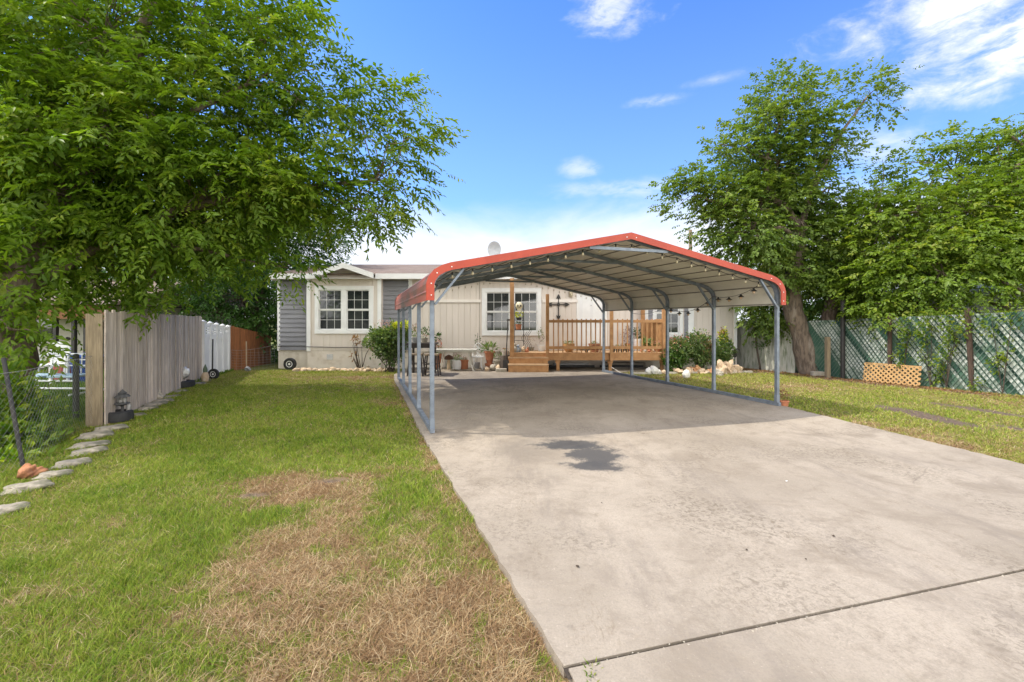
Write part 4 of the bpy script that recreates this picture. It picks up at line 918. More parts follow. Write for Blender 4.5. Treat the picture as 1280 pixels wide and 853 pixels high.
# bar table and bar stools at the left edge of the patio
bx, by = hx(528, 13.3), 13.3; bz = g(by)
bt = thing('bar_table', 'dark square bar table standing behind the left carport posts', 'table', (bx, by, bz))
dwood = M('espresso_wood', (.045, .032, .026), (.03, .022, .018), 8, .45)
MB().box(bx - .42, bx + .42, by - .36, by + .36, .80 + bz*0, .86).build('tabletop', dwood, bt, bevel=.008)
MB().box(bx - .36, bx + .36, by - .30, by + .30, .72, .798).build('apron', dwood, bt)
for sx in (-.32, .32):
    for sy in (-.27, .27): MB().box(bx + sx - .03, bx + sx + .03, by + sy - .03, by + sy + .03, bz, .72).build('leg', dwood, bt)
def stool(x, y, label):
    t = thing('bar_stool', label, 'stool', (x, y, g(y)), 0, 'dark bar stools at the bar table'); z = g(y)
    MB().box(x - .19, x + .19, y - .17, y + .17, z + .58, z + .63).build('seat', M('stool_cushion', (.13, .10, .075), (.34, .26, .16), 14, .7), t, bevel=.015)
    for sx in (-1, 1):
        for sy in (-1, 1): MB().bar((x + sx*.155, y + sy*.135, z + .58), (x + sx*.215, y + sy*.185, z), .036).build('leg', dwood, t)
    for zz, q in ((.2, .2), (.34, .185)):
        MB().bar((x - q, y - q*.85, z + zz), (x + q, y - q*.85, z + zz), .022).build('footrest', dwood, t)
        MB().bar((x - q, y + q*.85, z + zz), (x + q, y + q*.85, z + zz), .022).build('footrest', dwood, t)
        MB().bar((x - q, y - q*.85, z + zz + .03), (x - q, y + q*.85, z + zz + .03), .022).build('footrest', dwood, t)
stool(hx(540, 12.75), 12.75, 'dark bar stool right of the front left carport post'); stool(hx(519, 12.7), 12.85, 'dark bar stool between the left carport posts')
pot(hx(519, 13.3), 13.35, .86, .10, .15, 'potted_plant', 'potted plant with reddish blooms on the left of the bar table', greym, items=[(shrubleaf, (0, 0, .14), (.16, .15, .15), 90), (brownf, (0, 0, .28), (.1, .1, .12), 30), (pinkf, (0, 0, .26), (.12, .1, .1), 14, .05)])
pot(hx(531, 13.3), 13.25, .86, .10, .13, 'potted_plant', 'leafy plant in a pale pot on the right of the bar table', stonem, items=[(leafB, (0, 0, .14), (.15, .15, .16), 80, .08), (redf, (0, 0, .05), (.12, .1, .04), 12, .05)])

# ------------------------------------------------------------------ shrubs
def shrub(name, label, x, y, items, stems, rng_, ll=.10):
    t = thing(name, label, 'shrub', (x, y, g(y) - .04)); b = MB()
    for k in range(stems):
        e = items[int(rng_.integers(0, len(items)))]; c = Vector(e[1]) + Vector(rng_.normal(0, .08, 3)); a = Vector((x + rng_.normal(0, .07), y + rng_.normal(0, .05), g(y) - .06))
        b.tube([a, a.lerp(c, .5) + Vector(rng_.normal(0, .04, 3)), c], [.016, .011, .004], 6, False)
    b.build('stem', barkdark, t)
    by = {}
    for lf, c, r, k in items: by.setdefault(lf.name, (lf, []))[1].append((c, r, int(k * (2.0 if 'petal' not in lf.name else 1.2))))
    for nm, (lf, its) in by.items(): foliage('flower' if 'petal' in nm else 'foliage', lf, t, its, rng_, ll if 'petal' not in nm else .05, .5, up=.25)
    return t
r_ = np.random.default_rng(8)
def wp(px, py, y): return tuple(W(px, py, y))
shrub('rose_bush', 'large leafy rose bush with faded pink blooms left of the patio', hx(488, 14.1), 14.1,
      [(shrubleaf, wp(484, 430, 14.1), (.5, .4, .45), 900), (shrubleaf, wp(497, 418, 14.0), (.4, .35, .35), 600), (shrubleaf, wp(475, 420, 14.1), (.38, .3, .25), 350), (shrubleaf, wp(492, 445, 14.1), (.3, .3, .3), 260), (leafB, wp(488, 435, 14.2), (.45, .35, .4), 300),
       (pinkf, wp(481, 405, 14.0), (.3, .25, .12), 60), (pinkf, wp(490, 410, 13.9), (.3, .25, .15), 40), (yellowf, wp(497, 407, 13.8), (.13, .12, .08), 70), (yellowf, wp(509, 408, 13.8), (.09, .12, .12), 40), (shrubleaf, wp(459, 428, 14.1), (.12, .12, .12), 40)], 14, r_)
bs = shrub('bare_rose', 'nearly bare rose stems with dry buds below the left windows', hx(450, 14.7), 14.7, [(brownf, wp(443.5, 424, 14.6), (.09, .08, .1), 22), (brownf, wp(449, 430, 14.6), (.1, .08, .06), 12), (shrubleaf, wp(458, 428, 14.6), (.1, .1, .1), 16), (brownf, wp(441, 445, 14.6), (.1, .1, .15), 8), (brownf, wp(465, 433, 14.6), (.06, .06, .12), 8)], 9, r_)
shrub('rose_bush', 'rose bush with orange pink blooms beside the right end of the deck', hx(848, 14.4), 14.1,
      [(shrubleaf, wp(846, 440, 14.1), (.38, .35, .42), 650), (leafB, wp(843, 450, 14.0), (.36, .3, .3), 400), (redf, wp(848, 424, 14.0), (.34, .25, .14), 50), (pinkf, wp(843, 432, 13.9), (.3, .25, .2), 34)], 12, r_)
shrub('rose_bush', 'tall rose bush with pale blooms between the two right carport posts', hx(874, 14.3), 14.3,
      [(shrubleaf, wp(872, 432, 14.3), (.42, .35, .42), 750), (shrubleaf, wp(876, 446, 14.2), (.35, .3, .3), 350), (pinkf, wp(876, 420, 14.2), (.4, .25, .14), 60), (pinkf, wp(866, 425, 14.1), (.25, .2, .15), 24), (brownf, wp(884, 436, 14.1), (.15, .15, .3), 60)], 12, r_)
shrub('rose_bush', 'narrow green bush with upright shoots at the right corner of the house', hx(905, 14.5), 14.5,
      [(shrubleaf, wp(904, 440, 14.5), (.34, .3, .4), 480), (shrubleaf, wp(897, 446, 14.4), (.3, .3, .3), 300), (yellowf, wp(905, 421, 14.5), (.1, .1, .26), 70), (shrubleaf, wp(905, 424, 14.5), (.12, .12, .3), 80), (brownf, wp(903, 418, 14.5), (.07, .07, .2), 24)], 10, r_)
# iron lantern post by the corner
lp = W(918.5, 440, 14.6); lt = thing('lantern_post', 'black iron lantern post at the right corner of the house', 'lantern', (lp.x, lp.y, g(14.6)))
MB().tube([(lp.x, lp.y, g(14.6) - .04), (lp.x, lp.y, .55)], .016, 8).build('post', darkmetal, lt); MB().tube([(lp.x, lp.y, .5), (lp.x + .08, lp.y, .6), (lp.x + .16, lp.y, .55)], .01, 6).build('hook', darkmetal, lt)
MB().lathe([(.03, .32), (.06, .35), (.06, .5), (.08, .51), (.02, .58)], (lp.x - .0, lp.y, .0), 8).build('lantern', darkmetal, lt)

# ------------------------------------------------------------------ rocks and stones
def rock(px, py, rx, ry, rz, mat, label, cat='rock', seed=0, name='rock', flat=None, amp=.22, y=None, group=None, sub=2, lift=.5):
    p = G(px, py) if y is None else Vector(((px - CX)/F*y, y, g(y)))
    z0 = p.z - .05
    o = MB().blob((0, 0, rz*lift), (rx, ry, rz), amp, sub, seed, flat).rotz(seed * 1.3).build(name, mat, loc=None, local=True, smooth=False); o.location = (p.x, p.y, z0); return tag(o, label, cat, group)
ords = ['first', 'second', 'third', 'fourth', 'fifth', 'sixth', 'seventh', 'eighth', 'ninth', 'tenth', 'eleventh', 'twelfth', 'thirteenth', 'fourteenth', 'fifteenth', 'sixteenth', 'seventeenth', 'eighteenth', 'nineteenth', 'twentieth']
edgem = M('dirty_edging_stone', (.33, .29, .225), (.22, .19, .145), 9, .95, .8, 40, c3=(.13, .125, .08), s3=5, lo3=.48, hi3=.66)
st = [(8,632,.17,.13,.06),(32,606,.22,.14,.07),(68,590,.2,.12,.05),(90,577,.25,.14,.06),(110,562,.22,.13,.05),(113,553,.24,.13,.05),(119,543,.25,.16,.08),(137,534,.26,.14,.06),(168,517,.2,.12,.05),(184,509,.2,.12,.06),(193,504.5,.34,.13,.06),(203,500,.28,.13,.06),(214,494,.24,.12,.05),(225,488,.2,.11,.05),(246,479,.26,.14,.06),(254,475,.24,.12,.06),(262,471,.2,.12,.06),(274,466,.24,.13,.05)]
nw = 'flat pale limestone edging stone, {} along the left fence counting from the camera'
for i, (px, py, rx, ry, rz) in enumerate(st):
    o = rock(px, py, rx*.8, ry*.8, rz*.75, edgem, nw.format(ords[i]), 'edging stone', 0, 'edging_stone', .75, .26, sub=4, group='limestone edging stones along the left fence')
    o.rotation_euler = (0, 0, THETA + .2 * math.sin(i * 2.1) + math.radians(55 if i < 8 else 70))
    o.data = o.data.copy()
    rr = np.random.default_rng(i); sc_ = rr.uniform(.85, 1.2, 3); 
    for v in o.data.vertices: v.co = Vector((v.co.x*sc_[0], v.co.y*sc_[1], v.co.z*sc_[2]))
rock(39, 591, .11, .09, .085, redrock, 'rough orange clay rock between two pale edging stones on the left', seed=4, amp=.3, sub=4)
rock(196, 497, .10, .09, .12, stonem, 'small upright pale rock leaning against the wooden fence', seed=5)
for i in range(16):
    px = 372 + i * 7.3
    rock(px, 461 + (i % 3)*.4, .13 if i % 4 else .17, .10, .08, tanstone, 'tan bed edging rock below the left windows, {} from the left'.format(ords[i]), 'edging rock', i + 30, 'edging_rock', y=14.45 + .02*(i % 3), group='tan rocks edging the house flower bed')
rock(458, 456, .12, .1, .13, stonem, 'grey stone standing among the bare rose stems', seed=61, y=14.55)
o_r = [(849,463,.22,.2,.13,tanstone),(861,462,.2,.16,.16,tanstone),(870,461.5,.2,.16,.2,M('orange_rock', (.46,.25,.12),(.36,.18,.09),7,.9,.5)),(880,462,.18,.16,.14,tanstone),(889,462.5,.16,.14,.12,M('orange_rock', (.46,.25,.12))),(897,461,.22,.2,.2,tanstone),(903,459,.2,.18,.32,tanstone),(912,458,.22,.2,.34,tanstone),(921,461,.2,.2,.26,tanstone),(900,466,.12,.1,.16,stonem)]
lbr = ['low tan rock at the left end of the right hand rock pile', 'tan rock second from the left of the right hand pile', 'orange brown rock below the middle rose bush', 'tan rock right of the orange brown rock', 'small orange rock left of the tall pale rocks', 'broad pale rock left of the tallest rocks at the corner', 'tall pale rock behind the broad one at the corner', 'tallest pale craggy rock by the house corner', 'craggy pale rock at the right end of the pile', 'small round pale rock in the grass before the tall rocks']
for i, (px, py, rx, ry, rz, mm) in enumerate(o_r): rock(px, py, rx*.78, ry*.78, rz*.74, mm, lbr[i], 'rock', i + 70, amp=.36, sub=3, y=13.75 + .07*(i % 3) if i < 9 else 13.2)
whitest = M('white_stone', (.66, .64, .58), (.58, .55, .48), 7, .8, .4)
rock(858, 471, .11, .11, .14, whitest, 'round white stone ball in the grass before the rock pile', 'stone ball', 81, 'stone_ball', amp=.06, lift=.8)
for i, (px, py, r, lab) in enumerate(((811, 467, .12, 'round white stone beside the right deck support'), (817, 466, .15, 'largest round white stone at the right deck support'), (823, 468, .09, 'small white stone right of the large white stone'), (830, 468, .08, 'small pinkish stone below the right deck corner'))):
    rock(px, py, r, r, r, whitest if i < 3 else tanstone, lab, 'rock', 84 + i, amp=.12, y=13.6, lift=.8)
e0, e1 = W(790, 466, 13.45), W(942, 466, 13.9)
eb = MB().bar((e0.x, 13.5, g(13.5) - .01), (e1.x, 14.0, g(14) - .01), .09, .06).build('edging_board', M('pale_board', (.5, .46, .38), (.42, .38, .31), 5, .8, .3), loc=((e0.x+e1.x)/2, 13.75, g(13.7))); tag(eb, 'pale landscape timber edging the bed under the right rose bushes', 'edging')
p = G(1024, 468.5); o = MB().box(p.x - .2, p.x + .2, p.y - .1, p.y + .1, p.z - .04, p.z + .09).rotz(-.15, (p.x, p.y)).build('concrete_block', stonem, loc=p, bevel=.012); tag(o, 'pale concrete block on the soil in front of the right hand tree trunk', 'block')

# ------------------------------------------------------------------ left fences
def fvec(a, b): d = (Vector(b) - Vector(a)); d.z = 0; return d
def boards(b, p0, p1, ztop, zbot, w, gap, th, rng_, jitter=.012, inset=0.0):
    d = Vector((p1[0]-p0[0], p1[1]-p0[1], 0)); Ln = d.length; d.normalize(); n = Vector((-d.y, d.x, 0)); s = 0
    while s < Ln - w*.5:
        u = s / Ln; zt = ztop(u) + rng_.normal(0, jitter); q = rng_.normal(0, .004) + inset
        a = Vector((p0[0], p0[1], 0)) + d*s + n*q; c = a + d*w; zb = zbot(u)
        tw = rng_.normal(0, .003)
        b.add([(a.x, a.y, zb), (c.x, c.y, zb), (c.x + n.x*th, c.y + n.y*th, zb), (a.x + n.x*th, a.y + n.y*th, zb), (a.x, a.y, zt), (c.x, c.y, zt + tw), (c.x + n.x*th, c.y + n.y*th, zt + tw), (a.x + n.x*th, a.y + n.y*th, zt)],
              [(0,3,2,1),(4,5,6,7),(0,1,5,4),(1,2,6,5),(2,3,7,6),(3,0,4,7)])
        s += w + gap
    return b
fr = np.random.default_rng(3)
fa, fb_ = G(131, 529), G(252, 473); fb_ = Vector((fb_.x, fb_.y, 0))
wf = thing('wooden_fence', 'weathered grey wooden privacy fence along the left side of the lawn', 'fence', ((fa.x+fb_.x)/2, (fa.y+fb_.y)/2, g(9)))
top = lambda u: 1.66 - .05*u
boards(MB(), fa, fb_, top, lambda u: -.06 - .05*u, .092, .005, .018, fr, .008).build('board_panel', fencewood, wf)
d = fvec(fa, fb_).normalized(); n = Vector((-d.y, d.x, 0))
for zz in (.25, .85, 1.45):
    a = fa + n*.045; c = fb_ + n*.045; MB().bar((a.x, a.y, zz), (c.x, c.y, zz - .04), .04, .085).build('rail', yellowwood, wf)
for u in (0.0, .5, .98):
    q = fa.lerp(fb_, u) + n*.115 + d*.045; MB().box(-.045, .045, -.045, .045, -.1, 1.62).rotz(THETA).build('post', yellowwood, wf, local=True).location = (q.x - wf.location.x, q.y - wf.location.y, 0 - wf.location.z)
q = fa + n*.115 - d*.016
MB().box(-.10, .10, -.012, .012, -.06, 1.62).rotz(THETA + math.pi/2 - math.pi/2 + 0.0).build('end_board', yellowwood, wf, local=True).location = (q.x - wf.location.x, q.y - wf.location.y, -wf.location.z)
# white vinyl fence
va, vb = Vector((fb_.x - .02, fb_.y + .08, 0)), Vector((-9.02, 14.35, 0))
vf = thing('vinyl_fence', 'white vinyl fence with louvred top between the grey and brown fences', 'fence', ((va.x+vb.x)/2, (va.y+vb.y)/2, g(12.5)))
d = fvec(va, vb); Ln = d.length; d.normalize(); ang = math.atan2(d.y, d.x)
vt = lambda u: 1.47 - .16*u
for k in range(5):
    u = k / 4; q = va.lerp(vb, u); z0 = g(q.y)
    b = MB().box(-.055, .055, -.055, .055, z0 - .05, vt(u)).box(-.07, .07, -.07, .07, vt(u), vt(u) + .02).lathe([(.07, vt(u) + .02), (.005, vt(u) + .06)], (0, 0, 0), 4)
    o = b.rotz(ang).build('post', vinyl, vf, local=True); o.location = (q.x - vf.location.x, q.y - vf.location.y, -vf.location.z)
for k in range(4):
    a = va.lerp(vb, k/4) + d*.06; c = va.lerp(vb, (k+1)/4) - d*.06; zt = vt((k+.5)/4) - .03
    b = MB(); b.bar((a.x, a.y, .58), (c.x, c.y, .58), .022, 1.08); b.bar((a.x, a.y, zt - .36), (c.x, c.y, zt - .36), .05, .07); b.bar((a.x, a.y, zt - .03), (c.x, c.y, zt - .03), .05, .06); b.bar((a.x, a.y, .02), (c.x, c.y, .02), .05, .1); b.build('panel', vinyl, vf)
    for j in range(4): MB().bar((a.x, a.y, zt - .29 + j*.068), (c.x, c.y, zt - .29 + j*.068), .03, .042).build('louvre', vinyl, vf)
# brown fence
ba, bb_ = Vector((-9.03, 14.45, 0)), Vector((-9.25, 17.3, 0))
bf = thing('stained_fence', 'reddish brown stained wooden fence stepping down beyond the white vinyl fence', 'fence', (-9.1, 15.8, GZ))
boards(MB(), ba, bb_, lambda u: 1.34 - .40*u, lambda u: -.15, .14, .005, .02, fr, .006).build('board_panel', brownfence, bf)
for u in (.02, .5, .97): q = ba.lerp(bb_, u); MB().box(q.x - .13, q.x - .04, q.y - .045, q.y + .045, -.15, 1.25 - .40*u).build('post', brownfence, bf)
for zz in (.2, .75): MB().bar((ba.x - .05, ba.y, zz), (bb_.x - .05, bb_.y, zz - .1), .035, .08).build('rail', brownfence, bf)
# wire garden fence between brown fence and house
gf = thing('wire_fence', 'sagging wire garden fence with a stake between brown fence and house corner', 'fence', (hx(308, 14.5), 14.5, GZ))
a0, a1, a2 = Vector((-9.0, 14.5, GZ)), Vector((hx(308, 14.5), 14.5, GZ)), Vector((xl - .02, 15.2, GZ))
b = MB()
for A_, B_ in ((a0, a1), (a1, a2)):
    for j in range(8): b.tube(sag(A_ + Vector((0, 0, .06 + j*.085)), B_ + Vector((0, 0, .06 + j*.085 + (.12 if B_ is a2 and j == 7 else 0))), 6, .02), .0035 if j == 7 else .002, 4, False)
    k = int((B_-A_).length/.12)
    for i in range(k + 1): q = A_.lerp(B_, i/k); b.tube([q, q + Vector((0, 0, .66))], .002, 4, False)
b.build('mesh', M('wire_steel', (.34, .34, .33), (.28, .28, .27), 5, .5, metal=.4), gf)
MB().tube([a1 + Vector((0, 0, -.03)), a1 + Vector((.0, 0, .93))], .02, 8).build('stake', M('tan_stake', (.4, .3, .2), (.34, .25, .17), 5, .8), gf)
o = MB().blob((a1.x + .1, 14.4, GZ + .05), (.09, .07, .07), .25, 2, 3).build('garden_ornament', greym, loc=(a1.x + .1, 14.4, GZ)); tag(o, 'small grey lump at the foot of the wire fence stake', 'ornament')
# chain link on the left
cl = thing('chain_link_fence', 'low chain link fence with black posts leading from the wooden fence to the left edge', 'fence', (-6.0, 5.9, 0))
cpts = [Vector((-6.42, 6.98, 0)), Vector((-6.45, 6.75, 0)), Vector((-5.3, 4.85, 0)), Vector((-5.1, 3.6, 0)), Vector((-4.9, 2.2, 0))]
pA = G(122, 528); pB = G(31, 583)
cpts = [Vector((pA.x - .02, pA.y - .02, 0)), Vector((pB.x, pB.y, 0)), Vector((pB.x + .45, pB.y - 1.9, 0))]
b = MB(); Hc = 1.0
for A_, B_ in zip(cpts[:-1], cpts[1:]):
    Ln = (B_-A_).length; s = -Hc
    while s < Ln:
        for q in (1, -1):
            u0, u1 = (s, s + Hc) if q == 1 else (s + Hc, s); z0, z1 = 0.02, Hc
            lo_, hi_ = max(min(u0, u1), 0), min(max(u0, u1), Ln)
            if hi_ - lo_ > .02:
                f = lambda w: z0 + (z1 - z0) * ((w - u0) / (u1 - u0))
                P0 = A_.lerp(B_, lo_/Ln); P1 = A_.lerp(B_, hi_/Ln); b.tube([(P0.x, P0.y, f(lo_)), (P1.x, P1.y, f(hi_))], .0007, 3, False)
        s += .09
    b.tube([A_ + Vector((0, 0, Hc)), B_ + Vector((0, 0, Hc))], .003, 5)
b.build('mesh', M('wire_steel', (.34, .34, .33)), cl)
pm_ = G(95, 522)
for q, le, ht in ((cpts[0], Vector((0, 0, 0)), 1.02), (cpts[1], Vector((-.28, .05, 0)), 1.13), (cpts[2], Vector((0, 0, 0)), 1.05)):
    MB().tube([q - Vector((0, 0, .1)), q + le + Vector((0, 0, ht))], .019, 8).build('post', darkmetal, cl)
ps = thing('fence_post', 'dark single fence post standing before the white glider bench', 'post', (pm_.x, pm_.y, 0)); MB().tube([(pm_.x, pm_.y, -.1), (pm_.x, pm_.y, .97)], .04, 8).lathe([(.042, .97), (.03, .99), (.004, 1.0)], (pm_.x, pm_.y, 0), 8).build('shaft', M('dark_green_metal', (.045, .05, .04), (.06, .06, .05), 6, .6), ps)
# statues in tyre planters, hand truck, small wheel
def tyre_planter(x, y, r, label):
    t = thing('tyre_planter', label, 'planter', (x, y, g(y) - .04)); MB().lathe([(r*.55, 0), (r, .02), (r*1.05, .08), (r, .15), (r*.7, .17), (r*.62, .13)], t.location, 22).build('ring', rubber, t, smooth=True); MB().lathe([(r*.64, .1), (r*.2, .12)], t.location, 14).build('soil', soil, t); return t
p1 = G(147, 524); tyre_planter(p1.x, p1.y, .19, 'black rubber planter ring under the dark pagoda statue by the fence')
STAT = True
stt = thing('garden_statue', 'dark weathered pagoda birdhouse statue with figures beside the wooden fence', 'statue', (p1.x + .03, p1.y + .05, .08))
x_, y_ = p1.x + .03, p1.y + .05; dk = M('dark_statue', (.045, .045, .045), (.08, .078, .075), 14, .7, .3); lk = M('grey_statue', (.34, .33, .31), (.2, .19, .18), 9, .8, .3)
MB().tube([(x_, y_, .08), (x_, y_, .3)], .035, 8).build('stem', dk, stt)
MB().lathe([(.06, .28), (.17, .33), (.16, .35), (.05, .36)], (x_, y_, 0), 12).build('tray', dk, stt)
MB().blob((x_ - .03, y_, .43), (.07, .06, .09), .2, 2, 2).blob((x_ + .06, y_, .45), (.06, .05, .10), .2, 2, 6).build('figure', lk, stt, smooth='all'); MB().lathe([(.18, .50), (.13, .56), (.09, .58), (.1, .6), (.04, .66), (.005, .7)], (x_, y_, 0), 6).build('pagoda_roof', dk, stt)
MB().blob((x_ + .12, y_ + .05, .22), (.06, .05, .13), .2, 2, 9).build('lower_figure', lk, stt, smooth='all')
for o in stt.children:
    for v in o.data.vertices: v.co *= .6
p2 = G(230, 482); p2 = Vector((p2.x, p2.y - .1, 0)); tyre_planter(p2.x, p2.y, .27, 'black rubber planter ring holding the pale swan statue')
sw = thing('garden_statue', 'pale grey swan statue sitting in a black ring farther along the fence', 'statue', (p2.x, p2.y, .06)); x_, y_ = p2.x, p2.y
MB().blob((x_, y_, .24), (.17, .11, .11), .1, 2, 5).build('body', lk, sw, smooth='all'); MB().tube([(x_ - .1, y_, .26), (x_ - .16, y_, .38), (x_ - .1, y_, .45), (x_ - .06, y_, .41)], [.045, .035, .032, .02], 8).build('neck', lk, sw, smooth='all'); MB().blob((x_ + .12, y_, .33), (.07, .07, .1), .2, 2, 8).build('wing', white, sw, smooth='all')
def wheel(c, R, tw, axis, parent, hub=white):
    MB().lathe([(R*.52, -tw*.42), (R*.6, -tw/2), (R*.9, -tw/2), (R, -tw*.3), (R, tw*.3), (R*.9, tw/2), (R*.6, tw/2), (R*.52, tw*.42)], c, 24, axis).build('tyre', rubber, parent, smooth=True)
    MB().lathe([(R*.06, -tw*.50), (R*.16, -tw*.48), (R*.2, -tw*.40), (R*.53, -tw*.43), (R*.53, tw*.43), (R*.2, tw*.40), (R*.06, tw*.50)], c, 20, axis).build('rim', hub, parent, smooth=True)
hp = Vector((hx(267, 12.3), 12.3, g(12.3))); ht = thing('hand_truck', 'black hand truck with one big white hubbed wheel beside the vinyl fence', 'hand truck', (hp.x, hp.y, hp.z))
wheel((hp.x, hp.y, hp.z + .10), .145, .08, 'y', ht); MB().tube([(hp.x - .1, hp.y + .1, hp.z + .1), (hp.x - .1, hp.y + .12, 1.0)], .018, 8).build('handle', darkmetal, ht); MB().box(hp.x - .22, hp.x - .04, hp.y + .02, hp.y + .2, hp.z, hp.z + .16).build('bracket', greym, ht)
bxp = Vector((hx(256.5, 11.7), 11.7, g(11.7))); gn = thing('garden_gnome', 'small pale garden gnome figure at the far end of the grey fence', 'statue', bxp)
MB().lathe([(.07, -.04), (.09, .1), (.06, .2), (.04, .22)], bxp, 10).build('body', tanstone, gn, smooth=True); MB().lathe([(.045, .21), (.055, .26), (.05, .29), (.05, .3), (.005, .42)], bxp, 10).build('hat', M('dull_green', (.12, .16, .1), (.1, .13, .08)), gn, smooth=True)
wp_ = Vector((hx(362.5, 14.75), 14.75, g(14.75))); wh = thing('spare_wheel', 'small trailer wheel with white rim leaning against the house skirting', 'wheel', (wp_.x, wp_.y, wp_.z - .03)); wheel((wp_.x, wp_.y, wp_.z + .17), .20, .13, 'y', wh)

# ------------------------------------------------------------------ neighbour yard on the left
gx, gy = G(83, 486).x, 9.6; gx = (83 - CX)/F*gy
gl = thing('glider_bench', 'white metal double glider bench with pale blue seats beyond the chain link fence', 'bench', (gx, gy, 0))
sea = M('pale_blue_cushion', (.42, .55, .6), (.36, .5, .56), 5, .6)
for k in (-1, 1):
    cx = gx + k*.31; b = MB()
    q = [(cx - .28, gy - .02, .38), (cx - .29, gy + .02, .72), (cx - .24, gy + .04, .80), (cx + .24, gy + .04, .80), (cx + .29, gy + .02, .72), (cx + .28, gy - .02, .38)]
    b.tube(q, .02, 8); b.tube([(cx - .28, gy + .01, .56), (cx + .28, gy + .01, .56)], .013, 6); b.tube([(cx - .28, gy + .02, .68), (cx + .28, gy + .02, .68)], .013, 6); b.tube([(cx, gy, .4), (cx, gy + .03, .8)], .012, 6)
    b.build('backrest', white, gl, smooth=True)
    MB().box(cx - .27, cx + .27, gy - .46, gy - .03, .35, .40).build('seat', sea, gl, bevel=.02)
for sx in (-.66, .66):
    b = MB(); b.tube([(gx + sx, gy - .5, .06), (gx + sx, gy - .48, .55), (gx + sx, gy, .58), (gx + sx, gy + .05, .06)], .02, 8); b.tube([(gx + sx, gy - .62, .03), (gx + sx, gy + .2, .03)], .022, 8); b.build('side_frame', white, gl)
MB().tube([(gx - .66, gy + .08, .06), (gx + .66, gy + .08, .06)], .02, 8).build('rear_bar', white, gl); MB().tube([(gx - .66, gy - .5, .3), (gx + .66, gy - .5, .3)], .02, 8).build('front_bar', white, gl)
pcx, pcy = (64 - CX)/F*11.2, 11.2; pc = thing('plastic_chair', 'white moulded plastic chair behind the glider bench', 'chair', (pcx, pcy, g(11)))
MB().box(pcx - .25, pcx + .25, pcy - .25, pcy + .22, .40, .44).build('seat', white, pc, bevel=.02); MB().prism([(pcx - .25, .43), (pcx + .25, .43), (pcx + .27, .85), (pcx + .18, .97), (pcx - .18, .97), (pcx - .27, .85)], 'y', pcy + .2, pcy + .235).build('backrest', white, pc, bevel=.01)
for sx in (-.22, .22):
    for sy in (-.22, .2): MB().box(pcx + sx - .025, pcx + sx + .025, pcy + sy - .025, pcy + sy + .025, -.07, .40).build('leg', white, pc)
    MB().box(pcx + sx*1.15 - .03, pcx + sx*1.15 + .03, pcy - .22, pcy + .2, .62, .65).build('armrest', white, pc)
o = MB().lathe([(.26, 0), (.31, .62), (.33, .63), (.33, .68), (.1, .74)], ((108 - CX)/F*11.6, 11.6, -.06), 20).build('storage_bin', M('blue_plastic', (.02, .08, .34), (.02, .06, .26), 5, .45), loc=((108 - CX)/F*11.6, 11.6, -.06), smooth=True); tag(o, 'blue plastic bin seen through the right glider backrest', 'bin')
o = MB().box((74 - CX)/F*11.8 - .2, (74 - CX)/F*11.8 + .2, 11.7, 12.0, -.06, .5).build('cooler_box', M('red_plastic', (.42, .09, .07), (.36, .08, .06), 5, .5), loc=((74 - CX)/F*11.8, 11.85, -.06), bevel=.04); tag(o, 'red cooler box seen through the left glider backrest', 'cooler')
nh = thing('neighbor_house', 'cream sided neighboring house with a brown porch fascia behind the glider bench', 'house', (-14.8, 15.2, GZ))
b = MB(); lap(b, -22, -13.2, GZ, 2.0, 15.2, .2); b.build('wall', M('cream_siding', (.5, .48, .40), (.45, .43, .36), 4, .7), nh); MB().box(-22, -13.2, 15.21, 22, GZ, 2.0).build('end_wall', M('cream_siding', (.5, .48, .4)), nh)
MB().box(-22.3, -12.5, 14.0, 14.06, 1.56, 2.0).build('porch_fascia', M('rust_brown_fascia', (.27, .12, .05), (.2, .09, .04), 3, .7), nh)
MB().add([(-22.4, 13.8, 2.0), (-12.4, 13.8, 2.0), (-12.4, 18.6, 3.2), (-22.4, 18.6, 3.2), (-12.4, 22.4, 2.0), (-22.4, 22.4, 2.0)], [(0, 1, 2, 3), (3, 2, 4, 5), (1, 4, 2), (0, 3, 5)]).build('roof', shingle, nh)
for px in (69, 92, 107): MB().box((px - CX)/F*14.1 - .05, (px - CX)/F*14.1 + .05, 14.07, 14.17, GZ, 1.56).build('porch_post', darkmetal, nh)
MB().box(-13.9, -13.35, 15.1, 15.19, 0, 1.45).build('door', M('dark_green_door', (.05, .06, .045), (.04, .045, .035), 4, .7), nh); MB().lathe([(.05, 0), (.06, -.06), (.01, -.09)], ((85 - CX)/F*15.15, 15.18, .9), 8, 'y').build('meter', darkmetal, nh)
wtb = MB().box(-17.2, -15.4, 15.12, 15.19, .9, 1.6).build('window', glass, nh)

